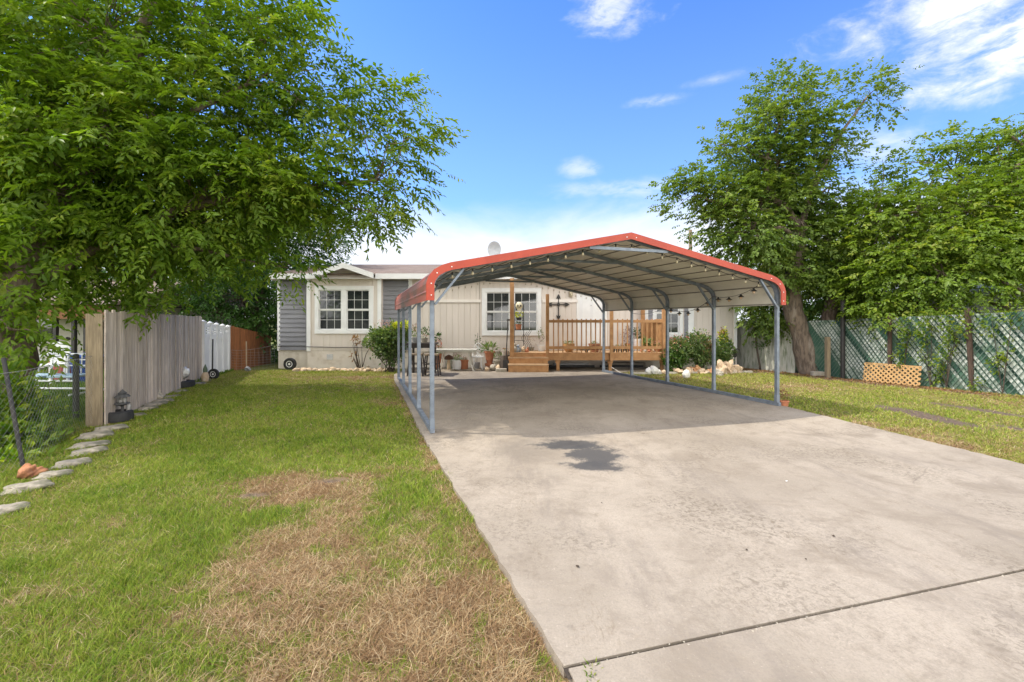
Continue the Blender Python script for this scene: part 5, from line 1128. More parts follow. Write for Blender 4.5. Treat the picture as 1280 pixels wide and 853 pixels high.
# ------------------------------------------------------------------ right fence
P0, P1, P2, P3 = Vector((11.35, 7.2, 0)), Vector((10.5, 9.32, 0)), Vector((8.72, 13.75, 0)), Vector((7.1, 17.9, 0))
d = fvec(P0, P2); Ln = d.length; d.normalize(); n = Vector((-d.y, d.x, 0))   # n points to -x (towards the yard)
if n.x > 0: n = -n
rf = thing('chain_link_fence', 'tall chain link fence with diagonal green and pale slats along the right side', 'fence', (P1.x, P1.y, -.05))
FH = lambda u: 1.80 - .26*u
def diag(b, s0, s1, wid, lean, off, zlo=-.05):
    """slanted strip from (s0,top) to (s1,bottom) in fence coordinates, clipped to the fence"""
    top = 1.72; K = 8; A, B2 = [], []
    for i in range(K + 1):
        w = i / K; s = s0 + (s1 - s0)*w; zc = top + (zlo - top)*w
        A.append((s - wid/2, zc)); B2.append((s + wid/2, zc))
    A = [p for p in zip(A, B2) if p[0][0] >= 0 and p[1][0] <= Ln]
    if len(A) < 2: return
    def PT(p, o): q = Vector((P0.x, P0.y, 0)) + d*p[0] + n*o; u = p[0]/Ln; return (q.x, q.y, min(p[1] * FH(u)/1.72, FH(u)) - .06*u)
    b.strip([PT(a, off) for a, _ in A], [PT(c, off) for _, c in A]); b.strip([PT(a, off - .004) for a, _ in A], [PT(c, off - .004) for _, c in A]); b.strip([PT(a, off) for a, _ in A], [PT(a, off - .004) for a, _ in A]); b.strip([PT(c, off) for _, c in A], [PT(c, off - .004) for _, c in A])
lean = 1.15; pitch = .096; gm_, pm2 = MB(), MB(); s = -lean; k = 0
# from the camera "\" : top is farther (larger s), bottom nearer (smaller s)
bands = [(0, .6, 0), (.6, .85, 1), (.85, 1.7, 0), (1.7, 2.0, 1), (2.0, 2.7, 0), (2.7, 3.05, 1), (3.05, 3.5, 0), (3.5, 3.85, 1), (3.85, 4.35, 0), (4.35, 4.6, 1), (4.6, 5.2, 0), (5.2, 5.38, 1), (5.38, 6.15, 0), (6.15, 9, 1)]
while s < Ln + lean:
    c = s + lean*.5; green = next((q for a, e, q in bands if a <= c < e), 0)
    if RNG.uniform() < .10: green = 1 - green
    if RNG.uniform() < .05: s += pitch; continue
    diag(gm_ if green else pm2, s + lean + RNG.normal(0, .012), s + RNG.normal(0, .012), pitch*.94 if green else pitch*.70, lean, .02 if green else .016); s += pitch
slg = M('green_slat', (.035, .095, .06), (.06, .125, .08), 3, .6, c3=(.13, .16, .12), s3=3, lo3=.5, hi3=.7)
slp = M('faded_slat', (.47, .50, .44), (.34, .38, .32), 5, .8, c3=(.07, .13, .075), s3=2.2, lo3=.47, hi3=.66)
gm_.build('green_slats', slg, rf); pm2.build('pale_slats', slp, rf)
for nm in ('green_slats', 'pale_slats'):
    o = [x for x in rf.children if x.name.startswith(nm)][0]; o.name = nm[:-1] + '_panel'
wb = MB(); s = -lean
while s < Ln + lean:
    diag(wb, s + RNG.normal(0, .006), s + lean + RNG.normal(0, .006), .018, lean, .032); s += pitch
wb.build('wire_mesh', M('green_wire', (.07, .12, .09), (.12, .16, .13), 5, .6), rf)
# backing screen seen between the slats
sc_ = MB(); A = [Vector((P0.x, P0.y, 0)) - n*.02 + d*(Ln*i/20) for i in range(21)]
sc_.strip([(q.x, q.y, -.1) for q in A], [(q.x, q.y, FH(i/20) - .07) for i, q in enumerate(A)]); sc_.build('privacy_screen', M('dark_green_screen', (.022, .06, .04), (.03, .08, .05), 3, .8), rf)
pu = lambda px: next(u for u in [i/2000 for i in range(2001)] if ((P0 + (P2-P0)*u).x/(P0 + (P2-P0)*u).y*F + CX) <= px)
for px, r, ln_, zt in ((1212, .05, (.12, 0), 1.78), (1115, .045, (0, 0), 1.7)):
    q = P0.lerp(P2, pu(px)) + n*.09; MB().tube([(q.x + ln_[0], q.y, -.08), (q.x, q.y, zt)], [r*1.1, r], 10).build('post', M('dark_wood_post', (.09, .058, .04), (.06, .04, .03), 6, .9, .5, stretch=(4, 4, .6)), rf)
q = P0.lerp(P2, pu(1056)) + n*.08; MB().tube([(q.x, q.y, -.12), (q.x, q.y, 2.1)], .055, 10).build('post', darkmetal, rf)
MB().tube([P0 + Vector((0, 0, 1.77)), P2 + Vector((0, 0, 1.47))], .014, 8).build('top_rail', M('dark_green_metal', (.045, .05, .04)), rf)
q = P0.lerp(P2, pu(1043.5)) + n*.3; sp_ = thing('wooden_stake', 'short yellowish wooden post standing right of the double tree trunk', 'post', (q.x, q.y, g(q.y))); MB().box(q.x - .05, q.x + .05, q.y - .05, q.y + .05, -.12, 1.05).build('shaft', yellowwood, sp_)
bk = thing('wooden_fence', 'pale mossy wooden fence behind the right hand tree trunk', 'fence', (P3.x, P3.y - 1.5, GZ)); boards(MB(), P2 + d*.1, P3, lambda u: 1.46 + .03*u, lambda u: -.2, .15, .004, .02, fr, .015).build('board_panel', palefence, bk)
for u in (.3, .7): q = P2.lerp(P3, u) - n*.06; MB().box(q.x - .05, q.x + .05, q.y - .05, q.y + .05, -.2, 1.4).build('post', palefence, bk)
# lattice panel leaning on the fence
la, lb = G(1083.5, 474.5), G(1156, 481); la += n*.16; lb += n*.2; la.z = lb.z = -.06
lat = thing('lattice_panel', 'low tan wooden lattice panel leaning against the right fence', 'lattice', ((la.x+lb.x)/2, (la.y+lb.y)/2, -.05))
ld_ = (lb - la); LL_ = ld_.length; ld_.normalize(); HH = .46; lm = M('tan_lattice', (.50, .31, .13), (.42, .25, .10), 9, .7)
nrm = Vector((ld_.y, -ld_.x, 0)); tilt = -nrm * .08
def LP(s, z, o): q = la + ld_*s + tilt*(z/HH) + nrm*o; return (q.x, q.y, la.z + z)
for q, o in ((1, 0.0), (-1, .012)):
    b = MB(); s = -HH
    while s < LL_:
        lo_, hi_ = max(s, 0), min(s + HH, LL_)
        if hi_ - lo_ > .03:
            zf = (lambda w: (w - s)) if q == 1 else (lambda w: HH - (w - s))
            b.bar(LP(lo_, zf(lo_), o), LP(hi_, zf(hi_), o), .036, .010, up=nrm)
        s += .112
    b.build('strips', lm, lat)
for o in [x for x in lat.children]: o.name = 'slat_layer'
b = MB(); b.bar(LP(0, HH, -.012), LP(LL_, HH, -.012), .012, .035); b.build('cap_strip', lm, lat)
# neighbour shed roof behind the fence
ns = thing('metal_shed', 'grey white corrugated neighboring shed above the right fence', 'shed', (13.0, 11.5, -.05))
sa, sb_ = Vector((10.6, 14.6, 0)), Vector((13.4, 8.2, 0)); K = 60; dd = (sb_ - sa); nn_ = Vector((-dd.y, dd.x, 0)).normalized()
if nn_.x < 0: nn_ = -nn_
b = MB(); 
for j in range(7):
    z0, z1 = .2 + j*.28, .2 + (j+1)*.28
    b.strip([(sa.x, sa.y, z0), (sb_.x, sb_.y, z0)], [(sa.x + nn_.x*.02, sa.y + nn_.y*.02, z1), (sb_.x + nn_.x*.02, sb_.y + nn_.y*.02, z1)]); b.strip([(sa.x, sa.y, z1), (sb_.x, sb_.y, z1)], [(sa.x + nn_.x*.02, sa.y + nn_.y*.02, z1), (sb_.x + nn_.x*.02, sb_.y + nn_.y*.02, z1)])
b.build('wall', M('grey_sheet_siding', (.62, .64, .66), (.52, .54, .56), 3, .5, c3=(.42, .44, .45), s3=2), ns)
MB().add([(sa.x - .3*nn_.x, sa.y - .3*nn_.y, 2.17), (sb_.x - .3*nn_.x, sb_.y - .3*nn_.y, 2.17), (sb_.x + 3*nn_.x, sb_.y + 3*nn_.y, 2.6), (sa.x + 3*nn_.x, sa.y + 3*nn_.y, 2.6), (sa.x - .3*nn_.x, sa.y - .3*nn_.y, 2.21), (sb_.x - .3*nn_.x, sb_.y - .3*nn_.y, 2.21), (sb_.x + 3*nn_.x, sb_.y + 3*nn_.y, 2.64), (sa.x + 3*nn_.x, sa.y + 3*nn_.y, 2.64)], [(0,3,2,1),(4,5,6,7),(0,1,5,4),(1,2,6,5),(2,3,7,6),(3,0,4,7)]).build('roof', M('grey_sheet_siding', (.46, .48, .5)), ns)
# ------------------------------------------------------------------ trees
def cl_(px, py, y, r, k=1.0, f=(1, 1, .85)): p = W(px, py, y); return ((p.x, p.y, p.z), (r*f[0], r*f[1], r*f[2]), k)
A = [cl_(120,165,7.0,.7),cl_(185,140,7.2,.6),cl_(150,190,6.9,.6),cl_(60,190,6.7,.7),cl_(235,225,7.4,.55),cl_(290,215,7.6,.55),cl_(340,222,7.8,.42),cl_(380,238,8.0,.4),cl_(-120,60,7.6,1.7),(cl_(20,40,7.6,1.6)),cl_(130,40,7.6,1.5),cl_(240,30,8.2,1.4),cl_(320,20,8.4,.85),cl_(365,40,8.6,.5),
     cl_(20,150,7.2,1.3),cl_(120,150,7.8,1.4),cl_(220,140,8.0,1.4),cl_(310,120,8.2,1.1),cl_(380,130,8.4,.8),cl_(432,125,8.4,.42),cl_(455,165,8.4,.5),
     cl_(20,250,7.0,1.1),cl_(110,260,7.6,1.3),cl_(210,250,8.0,1.35),cl_(310,240,8.3,1.25),cl_(390,220,8.5,.85),cl_(445,210,8.5,.5),
     cl_(495,172,8.5,.42,.9),cl_(515,172,8.5,.26,.8),cl_(505,212,8.5,.28,.8),cl_(480,255,8.5,.36,.8),cl_(492,238,8.5,.22,.8),cl_(435,262,8.6,.34,.9),cl_(472,268,8.5,.2,.7),cl_(495,130,8.4,.25,.7),cl_(405,85,8.5,.28,.8),
     cl_(60,295,7.4,.9),cl_(140,285,7.8,.8),cl_(220,280,8.4,.8),cl_(285,275,8.6,.75),cl_(335,240,8.7,.65),cl_(205,350,8.3,.25),cl_(285,318,8.8,.28),cl_(360,335,8.8,.09,2),cl_(100,345,8.0,.4),cl_(160,345,8.2,.4),cl_(55,352,7.4,.4),cl_(255,335,8.6,.3),cl_(40,380,7.2,.4),cl_(10,330,6.8,.9),cl_(8,410,6.3,.35),
     cl_(-60,-120,7.8,1.8,.3),cl_(90,-130,8.2,1.8,.3),cl_(230,-110,8.6,1.6,.3),cl_(-220,0,7.4,1.9,.25),cl_(-220,200,7.2,1.6,.25),cl_(-130,300,7,1.2,.3),
     cl_(60,80,9.8,1.6,.4),cl_(200,90,10.2,1.6,.4),cl_(310,150,10.0,1.1,.4),cl_(130,220,9.8,1.8,.5),cl_(280,260,10.0,1.2,.6),cl_(40,270,9.6,1.5,.6)]
bA = Vector((-7.75, 6.9, -.05))
tree('pecan_tree', 'large pecan tree arching over the left lawn with drooping compound leaves',
     [([bA, bA + Vector((.05, .05, 1.2)), bA + Vector((.15, .1, 2.2)), bA + Vector((.5, .4, 3.6)), bA + Vector((1.0, .8, 5.2)), bA + Vector((1.4, 1.1, 7.2))], [.34, .27, .25, .2, .14, .07]),
      ([bA + Vector((.12, .1, 2.0)), bA + Vector((1.0, .6, 2.9)), bA + Vector((2.3, 1.0, 3.6)), bA + Vector((3.8, 1.4, 4.0)), bA + Vector((5.2, 1.6, 4.2))], [.13, .10, .075, .05, .02]),
      ([bA + Vector((.4, .3, 3.4)), bA + Vector((1.6, .6, 4.6)), bA + Vector((3.0, 1.2, 5.8))], [.10, .065, .03]),
      ([bA + Vector((.1, .1, 2.3)), bA + Vector((-.8, -.3, 3.6)), bA + Vector((-1.6, -.4, 5.2))], [.14, .1, .05])],
     A, leafA, bark, 21, tl=.44, nl=11, ll=.15, lw=.38, dens=25, per=15, puff=.27, gap=.3)
B = [cl_(300,300,17,1.8),cl_(250,330,16.5,1.7),cl_(345,270,17.5,1.6),cl_(395,265,18,1.3),cl_(420,295,18.5,.8),cl_(300,370,16.5,1.4),cl_(350,330,18,1.5),cl_(330,400,17.5,1.1),cl_(270,390,16.5,1.0),cl_(345,440,18.5,.9),cl_(310,230,18,1.8),cl_(380,310,19,1.3),cl_(250,250,17.5,1.8)]
b0 = Vector((-10.3, 18.0, -.1))
tree('shade_tree', 'dark dense tree behind the left end of the house', [([b0, b0 + Vector((.1, 0, 1.5)), b0 + Vector((.3, .2, 3.2)), b0 + Vector((.4, 0, 5.2))], [.28, .22, .16, .07])], B, leafB, barkdark, 31, tl=.4, nl=7, ll=.15, lw=.5, dens=22, per=12, puff=.36, gap=.2)
for i, (px, y, lab) in enumerate(((190, 20, 'background tree above the grey wooden fence'), (90, 22, 'background tree behind the neighboring house roof'), (-20, 19, 'background tree at the far left behind the neighboring yard'), (270, 24, 'farther background tree left of the dark shade tree'), (318, 23, 'background tree seen between brown fence and house corner'))):
    x_ = (px - CX)/F*y; b0 = Vector((x_, y, -.1)); cl = [((x_ + a, y + c, z), (r, r, r*.9), 1.0) for a, c, z, r in ((0, 0, 3.2, 2.0), (-1.6, .3, 2.6, 1.6), (1.6, -.2, 2.7, 1.6), (.2, .2, 5.0, 1.8), (-1.0, 0, 1.5, 1.1), (1.0, -.2, 1.5, 1.1))]
    tree('background_tree', lab, [([b0, b0 + Vector((0, 0, 1.5)), b0 + Vector((.2, 0, 4.5))], [.22, .17, .06])], cl, leafB, barkdark, 50 + i, tl=.45, nl=7, ll=.18, lw=.5, dens=15, per=9, puff=.4, gap=.2, group='trees behind the left fences')
# tree by the right fence (two stems from one base)
c0 = Vector((9.05, 13.55, -.13)); YT = 13.6
def tp_(px, py, y=YT): return W(px, py, y)
C_ = [cl_(978,352,YT-.5,.34),cl_(1012,335,YT-.5,.42),cl_(1006,285,YT-.5,.42),cl_(1035,300,YT-.4,.5),cl_(1028,350,YT-.3,.38),cl_(972,300,YT-.5,.42),cl_(1045,345,YT-.3,.36),cl_(1015,238,YT-.3,.45),cl_(985,112,YT,.65,.8),cl_(1030,125,YT,.6,.65),cl_(1080,112,YT,.5,.6),cl_(1100,130,YT,.3,.5),cl_(960,150,YT,.75,.9),cl_(1000,165,YT,.75,.9),cl_(1045,165,YT,.55,.6),cl_(925,185,YT,.7,.9),cl_(900,180,YT,.35,.7),cl_(975,205,YT,.85),cl_(1020,205,YT,.6,.8),cl_(1060,185,YT,.35,.5),
      cl_(870,235,YT,.55,.9),cl_(845,230,YT,.3,.8),cl_(848,258,YT,.32,.8),cl_(905,245,YT,.8),cl_(950,255,YT,.85),cl_(890,275,YT,.55),cl_(930,290,YT-.4,.85),cl_(985,285,YT+.6,.85),cl_(960,330,YT,.75),cl_(915,310,YT-.2,.45),cl_(1030,260,YT+.4,.8),cl_(1005,335,YT+.8,.7),cl_(1050,320,YT+.5,.8),cl_(1030,375,YT+.9,.6),cl_(985,370,YT+.5,.4),cl_(965,395,YT+1.0,.6),cl_(945,375,YT+1.2,.6),cl_(1055,380,YT+.6,.55),cl_(940,230,YT+1.2,1.0),cl_(990,240,YT+1.2,1.0)]
tree('oak_tree', 'tall double trunked tree standing in front of the right fence', [
     ([c0, tp_(1003, 425), tp_(990, 382), tp_(992, 340), tp_(1000, 300), tp_(985, 265), tp_(962, 240), tp_(958, 200), tp_(985, 130)], [.40, .29, .25, .20, .155, .13, .10, .07, .03]),
     ([c0 + Vector((.33, .1, 0)), tp_(1033, 425, YT+.05), tp_(1037, 390, YT+.1), tp_(1048, 350, YT+.2), tp_(1055, 300, YT+.3)], [.28, .22, .19, .15, .08]),
     ([tp_(1000, 300), tp_(1015, 240), tp_(1050, 170), tp_(1085, 120)], [.11, .08, .05, .025]),
     ([tp_(985, 265), tp_(925, 260), tp_(870, 245)], [.08, .055, .025])],
     C_, leafC, bark, 61, tl=.26, nl=7, ll=.125, lw=.64, dens=62, per=15, puff=.24, gap=.26)
Dc = [cl_(1190,176,12.2,.16,.8),cl_(1212,182,12.2,.14,.8),cl_(1235,172,12.1,.16,.8),cl_(1250,166,12,.14,.8),cl_(1278,162,12,.2,.8),cl_(1160,192,12.4,.16,.8),cl_(1128,205,12.6,.2,.8),cl_(1105,205,12.8,.14,.8),cl_(1222,190,12.1,.2,.8),cl_(1095,385,11.9,.16,1.2),cl_(1170,385,11.2,.2,1.2),cl_(1190,380,11.1,.15,1.2),cl_(1120,402,11.6,.14,1.2),cl_(1265,385,10.4,.13,1.2),cl_(1085,388,12.2,.28,1.1),cl_(1140,388,11.6,.26,1.1),cl_(1068,360,12.8,.4,1),cl_(1110,395,11.9,.2,1.1),cl_(1100,240,12.8,.55,.8),cl_(1150,228,12.6,.55,.8),cl_(1205,222,12.2,.6),cl_(1260,208,12,.6),cl_(1310,190,12,.9),cl_(1285,175,12,.35,.7),cl_(1090,265,12.4,.7),cl_(1145,265,12,.8),cl_(1205,262,11.6,.8),cl_(1265,250,11.4,.9),cl_(1085,315,12.4,.7),cl_(1135,312,11.9,.8),cl_(1195,305,11.3,.85),cl_(1255,305,11,.85),cl_(1310,290,11,1.0),
      cl_(1090,355,12.1,.5),cl_(1130,352,11.7,.6),cl_(1180,345,11.1,.6),cl_(1235,328,10.8,.5),cl_(1285,318,10.5,.5),cl_(1110,380,11.8,.28,.8),cl_(1150,372,11.3,.3,.8),cl_(1275,362,10.3,.25,.7),cl_(1075,340,13,.5),cl_(1380,230,11,1.4,.8),cl_(1400,320,10.5,1.0,.8),
      cl_(1100,280,14,1.2,.7),cl_(1180,270,14,1.3,.7),cl_(1260,270,13.5,1.3,.7),cl_(1090,350,14,.8,.8),cl_(1150,350,13.6,.9,.8)]
d0 = W(1180, 440, 13.2); d0.z = -.1
tree('hackberry_tree', 'broad yellow green tree hanging over the right chain link fence', [
     ([d0, d0 + Vector((.0, 0, 1.5)), d0 + Vector((-.2, -.2, 2.8)), d0 + Vector((-.3, -.4, 4.2)), d0 + Vector((0, -.5, 5.6))], [.24, .2, .16, .1, .04]),
     ([d0 + Vector((-.1, -.1, 1.9)), W(1140, 330, 12.4), W(1100, 280, 12.5)], [.12, .08, .04]),
     ([d0 + Vector((-.1, -.1, 2.2)), W(1230, 290, 11.8), W(1280, 240, 11.6)], [.12, .08, .04]),
     ([W(1260, 215, 11.9), W(1290, 196, 11.8), W(1320, 190, 11.8)], [.05, .06, .07])], Dc, leafD, bark, 71, tl=.28, nl=8, ll=.12, lw=.56, dens=54, per=15, puff=.24, gap=.28)
for i, (px, y, lab) in enumerate(((1090, 19, 'background tree beyond the right fence nearest the double trunk'), (1200, 18, 'background tree beyond the grey shed on the right'), (1330, 17, 'background tree at the right edge beyond the shed'))):
    x_ = (px - CX)/F*y; b0 = Vector((x_, y, -.1)); cl = [((x_ + a, y + c, z), (r, r, r*.9), 1.0) for a, c, z, r in ((0, 0, 3.0, 1.9), (-1.5, .3, 2.4, 1.5), (1.5, -.2, 2.5, 1.5), (.2, .2, 4.4, 1.6), (-1.0, 0, 1.5, 1.1), (1.0, -.2, 1.5, 1.1))]
    tree('background_tree', lab, [([b0, b0 + Vector((0, 0, 1.5)), b0 + Vector((.2, 0, 4.5))], [.22, .17, .06])], cl, leafB, barkdark, 150 + i, tl=.45, nl=7, ll=.18, lw=.5, dens=15, per=9, puff=.4, gap=.2, group='trees behind the right fence')
E_ = [cl_(935,360,18.5,1.0),cl_(960,330,19,1.2),cl_(1000,350,18,1.1),cl_(1040,400,16.5,.7),cl_(1000,400,17,.9),cl_(960,395,18,.7),cl_(1060,350,17,1.2),cl_(1020,310,18,1.2)]
e0 = W(985, 440, 18.3); e0.z = -.15
tree('shade_tree', 'dark background tree behind the pale mossy fence on the right', [([e0, e0 + Vector((.1, 0, 1.6)), e0 + Vector((.2, .1, 3.5))], [.2, .16, .07])], E_, leafB, barkdark, 81, tl=.34, nl=7, ll=.14, lw=.5, dens=22, per=12, puff=.32, gap=.15)
s0_ = W(950, 457, 14.9); s0_.z = -.12
tree('sapling', 'thin dark leaning sapling in front of the pale mossy fence', [([s0_, W(944, 420, 14.9), W(938, 395, 14.9), W(930, 370, 14.9)], [.03, .025, .02, .01])], [cl_(938,400,14.9,.25,.6),cl_(950,425,14.8,.14,.5),cl_(960,430,14.9,.1,.5),cl_(935,378,14.9,.3,.7)], leafB, barkdark, 91, tl=.2, nl=6, ll=.09, lw=.45, dens=40, per=6, puff=.14, branch=False)
# undergrowth by the left fence and vines on the right fence
vr = np.random.default_rng(77)
un = thing('undergrowth', 'leafy green bushy undergrowth around the leaning fence post at the left edge', 'shrub', (-6.4, 5.8, -.05))
foliage('foliage', leafA, un, [(wp(28, 525, 5.9), (.36, .4, .32), 1300), (wp(18, 552, 5.5), (.36, .4, .28), 1100), (wp(48, 566, 5.6), (.22, .25, .14), 450), (wp(0, 500, 5.6), (.3, .4, .5), 1000), (wp(30, 492, 6.0), (.12, .14, .16), 110), (wp(10, 578, 5.1), (.35, .3, .14), 550)], vr, .10, .5, up=.3)
ub = MB()
for k in range(14):
    a = Vector((-6.4 + vr.normal(0, .12), 5.85 + vr.normal(0, .1), -.06)); ub.tube([a, a + Vector((vr.normal(0, .08), 0, .4)), a + Vector((vr.normal(0, .18), 0, .75))], [.008, .006, .003], 5)
ub.build('stem', barkdark, un)
def vine(label, px, items):
    q = P0.lerp(P2, pu(px)) + n*.06; t = thing('climbing_vine', label, 'vine', (q.x, q.y, g(q.y))); sb2 = MB(); its = []
    for u_px, z, r, k in items:
        c = P0.lerp(P2, pu(u_px)) + n*.09; its.append(((c.x, c.y, z), (r, .07, r*1.2), k)); sb2.tube([q + Vector((0, 0, -.05)), (q + c)/2 + Vector((0, 0, z*.5)), (c.x, c.y, z)], [.009, .007, .004], 5, False)
    sb2.build('stem', barkdark, t); foliage('foliage', leafD, t, its, vr, .075, .6, up=-.1)
vine('leafy vine climbing the green slats between the two dark posts', 1185, [(1180, .6, .25, 150), (1192, .95, .25, 130), (1198, 1.25, .3, 160), (1180, .3, .2, 70), (1190, 1.5, .25, 120)])
vine('sparse vine below the left dark post above the lattice panel', 1130, [(1128, .55, .2, 90), (1135, .8, .18, 60), (1137, 1.1, .2, 80), (1140, 1.4, .25, 110)])
vine('vine tangle hanging from the tree over the pale slats right of the lattice panel', 1165, [(1160, 1.2, .28, 150), (1168, 1.5, .3, 190), (1158, .75, .18, 50), (1215, 1.45, .3, 160), (1172, .15, .15, 40)])
vine('small vine spreading over the slats at the right edge', 1255, [(1250, .6, .2, 90), (1262, .9, .22, 60), (1243, 1.5, .3, 130), (1268, 1.6, .25, 110), (1225, .1, .15, 50)])
# leaf litter and weeds under the right fence
lv = []; k = 5200
u_ = vr.uniform(0, 1, k); oo = np.abs(vr.normal(0, .38, k)) + .02
px_ = P0.x + (P3.x - P0.x)*u_ + n.x*oo; py_ = P0.y + (P3.y - P0.y)*u_ + n.y*oo
pz_ = ground_z(px_, py_) + .012
v_, f_, t_ = leaves(np.stack([px_, py_, pz_], 1), np.stack([vr.normal(size=k), vr.normal(size=k), vr.normal(0, .15, k)], 1), np.tile([0, 0, 1.0], (k, 1)) + vr.normal(0, .3, (k, 3)), vr.uniform(.03, .08, k), vr.uniform(.015, .035, k), vr)
ll_ = fast('leaf_litter', v_, f_, brownf, tint=t_); tag(ll_, 'dry brown leaf litter along the foot of the right fence', 'leaf litter', kind='stuff')
# neighbour grass beyond the left fence
k = 60000; xx = vr.uniform(-14, -5.6, k); yy = vr.uniform(4.5, 14.5, k); keep = xx < (-6.55 - .31*(yy - 6.9)); keep |= (yy < 6.6) & (xx < -5.5 - .55*(yy - 4.7)); xx, yy = xx[keep], yy[keep]; k = len(xx)
wd = .0014*yy; a = vr.uniform(0, 6.3, k); P_ = np.stack([xx, yy, ground_z(xx, yy) - .005], 1); S_ = np.stack([np.cos(a), np.sin(a), 0*a], 1)*wd[:, None]; hh = vr.uniform(.05, .13, k)
v_ = np.stack([P_ - S_, P_ + S_, P_ + np.stack([vr.normal(0, .04, k), vr.normal(0, .04, k), hh], 1)], 1).reshape(-1, 3)
gc = np.array([[.07, .15, .012], [.11, .2, .02], [.16, .24, .03]])[vr.integers(0, 3, k)] * vr.uniform(.8, 1.2, k)[:, None]
o = fast('lawn_grass', v_, np.arange(3*k).reshape(k, 3), grassm, tint=np.repeat(np.concatenate([gc, np.ones((k, 1))], 1), 3, 0)); tag(o, 'longer green grass in the neighboring yard behind the left fence', 'grass', kind='stuff')

# ------------------------------------------------------------------ light, sky, camera
LX, LY = .715, -.07                                # horizontal travel of the light per metre of fall
sun = bpy.data.lights.new('sun', 'SUN'); so = bpy.data.objects.new('sun', sun); COL.objects.link(so)
sun.energy = 2.45; sun.angle = math.radians(.55); sun.color = (1.0, .94, .84)
so.rotation_euler = Vector((LX, LY, -1)).to_track_quat('-Z', 'Y').to_euler(); so.location = (-20, 4, 30)
w = bpy.data.worlds.new('World'); SC.world = w; w.use_nodes = True; t = w.node_tree; t.nodes.clear()
out = N(t, 'ShaderNodeOutputWorld'); bg = N(t, 'ShaderNodeBackground', inputs={'Strength': .15}); L(t, bg.outputs[0], out.inputs[0])
sky = N(t, 'ShaderNodeTexSky', sky_type='NISHITA'); sky.sun_disc = False; sky.sun_elevation = math.atan2(1, math.hypot(LX, LY)); sky.sun_rotation = math.atan2(-LX, -LY); sky.air_density = 1.0; sky.dust_density = .4; sky.ozone_density = 2.0
hs = N(t, 'ShaderNodeHueSaturation', inputs={'Saturation': 1.12, 'Value': 1.0}); L(t, sky.outputs[0], hs.inputs['Color'])
tc = N(t, 'ShaderNodeTexCoord'); D_ = tc.outputs['Generated']; sx = N(t, 'ShaderNodeSeparateXYZ'); L(t, D_, sx.inputs[0])
az = math_(t, 'ARCTAN2', sx.outputs[0], sx.outputs[1]); el = math_(t, 'ARCSINE', sx.outputs[2])
def sky_vec(sa, se):
    c = N(t, 'ShaderNodeCombineXYZ'); L(t, math_(t, 'MULTIPLY', az, sa), c.inputs[0]); L(t, math_(t, 'MULTIPLY', el, se), c.inputs[1]); return c.outputs[0]
def puff(px, py, rx, ry, wob, sc, soft=.8):        # cloud centred on a direction of the sky, degrees for the radii
    a0 = math.atan2(px - CX, F); e0 = math.atan2(CY - py, math.hypot(px - CX, F))
    u = math_(t, 'POWER', math_(t, 'DIVIDE', math_(t, 'SUBTRACT', az, a0), math.radians(rx)), 2); v = math_(t, 'POWER', math_(t, 'DIVIDE', math_(t, 'SUBTRACT', el, e0), math.radians(ry)), 2)
    d_ = math_(t, 'SQRT', math_(t, 'ADD', u, v)); nz = noise(t, sky_vec(sc, sc*1.9), 1.0, 8, .62, .3)
    d_ = math_(t, 'ADD', d_, math_(t, 'MULTIPLY', math_(t, 'SUBTRACT', nz, .5), wob))
    return math_(t, 'MULTIPLY', math_(t, 'SUBTRACT', 1.0, ramp(t, d_, .25 - .4 * soft, 1.05)), ramp(t, noise(t, sky_vec(sc*1.7, sc*4.5), 1.0, 9, .65, .5), .25, .6))
parts = [math_(t, 'MULTIPLY', puff(1262, 58, 7.5, 4.0, 2.0, 9, .5), 1.5, None, True), math_(t, 'MULTIPLY', puff(1190, 8, 11, 3.2, 2.6, 8), 1.2, None, True), math_(t, 'MULTIPLY', puff(765, 10, 6, 2.8, 2.8, 9, .9), .75),
         math_(t, 'MULTIPLY', puff(722, 212, 3.5, 1.4, 1.8, 10, .9), .55), math_(t, 'MULTIPLY', puff(770, 238, 9, 1.6, 2.4, 7, .9), .5), math_(t, 'MULTIPLY', puff(825, 126, 5, .8, 2.0, 9, .9), .5), math_(t, 'MULTIPLY', puff(1100, 180, 5, 2.2, 2.4, 8, .9), .6), math_(t, 'MULTIPLY', puff(895, 100, 5, .8, 2.2, 9, .9), .35)]
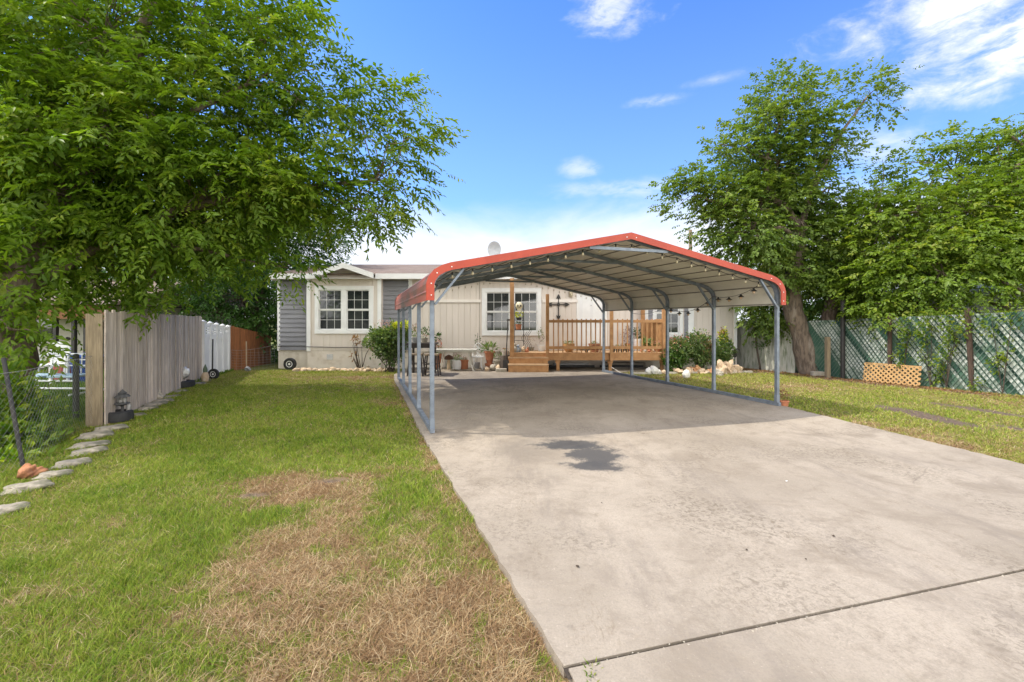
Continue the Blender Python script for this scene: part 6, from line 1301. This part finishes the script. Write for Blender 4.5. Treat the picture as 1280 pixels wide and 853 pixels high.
band = math_(t, 'SUBTRACT', 1.0, ramp(t, math_(t, 'ADD', el, math_(t, 'MULTIPLY', math_(t, 'SUBTRACT', noise(t, sky_vec(2.4, 7), 1.0, 8, .6, .4), .5), .20)), .15, .27))
parts.append(math_(t, 'MULTIPLY', band, .92))
# unseen extra-bright cloud added behind the camera to fill the shaded house front
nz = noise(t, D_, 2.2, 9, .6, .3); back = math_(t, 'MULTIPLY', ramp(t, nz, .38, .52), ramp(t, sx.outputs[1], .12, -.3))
fac = parts[0]
for p in parts[1:]: fac = math_(t, 'MAXIMUM', fac, p)
haze = math_(t, 'MULTIPLY', math_(t, 'SUBTRACT', 1.0, ramp(t, el, .05, .75)), .30)
skyc = mixc(t, 1.0, hs.outputs[0], (.50, .70, 1.06), 'MULTIPLY')
skyc = mixc(t, haze, skyc, (2.1, 3.0, 4.2))
cloudc = mixc(t, noise(t, sky_vec(5, 11), 1.0, 6, .6), (3.3, 3.5, 3.85), (4.3, 4.3, 4.3))
back_fill = (12.5, 12.1, 11.4)
L(t, mixc(t, math_(t, 'MULTIPLY', back, .95), mixc(t, fac, skyc, cloudc), back_fill), bg.inputs['Color'])

cam = bpy.data.cameras.new('camera'); co = bpy.data.objects.new('camera', cam); COL.objects.link(co); SC.camera = co
co.location = (0, 0, H); co.rotation_euler = (math.pi/2, 0, 0); cam.sensor_width = 36; cam.lens = 36*F/1280; cam.shift_y = -(426.5 - CY)/1280; cam.clip_start = .05; cam.clip_end = 3000
vs2 = SC.view_settings; vs2.view_transform = 'Standard'; vs2.look = 'None'; vs2.exposure = 1.0; vs2.gamma = 1; vs2.use_curve_mapping = False
SC.render.engine = 'CYCLES'; cy = SC.cycles; cy.max_bounces = 8; cy.diffuse_bounces = 4; cy.glossy_bounces = 3; cy.transmission_bounces = 4; cy.transparent_max_bounces = 6; cy.use_denoising = True
try: cy.denoiser = 'OPENIMAGEDENOISE'; cy.denoising_input_passes = 'RGB_ALBEDO_NORMAL'; cy.denoising_prefilter = 'ACCURATE'
except Exception: pass
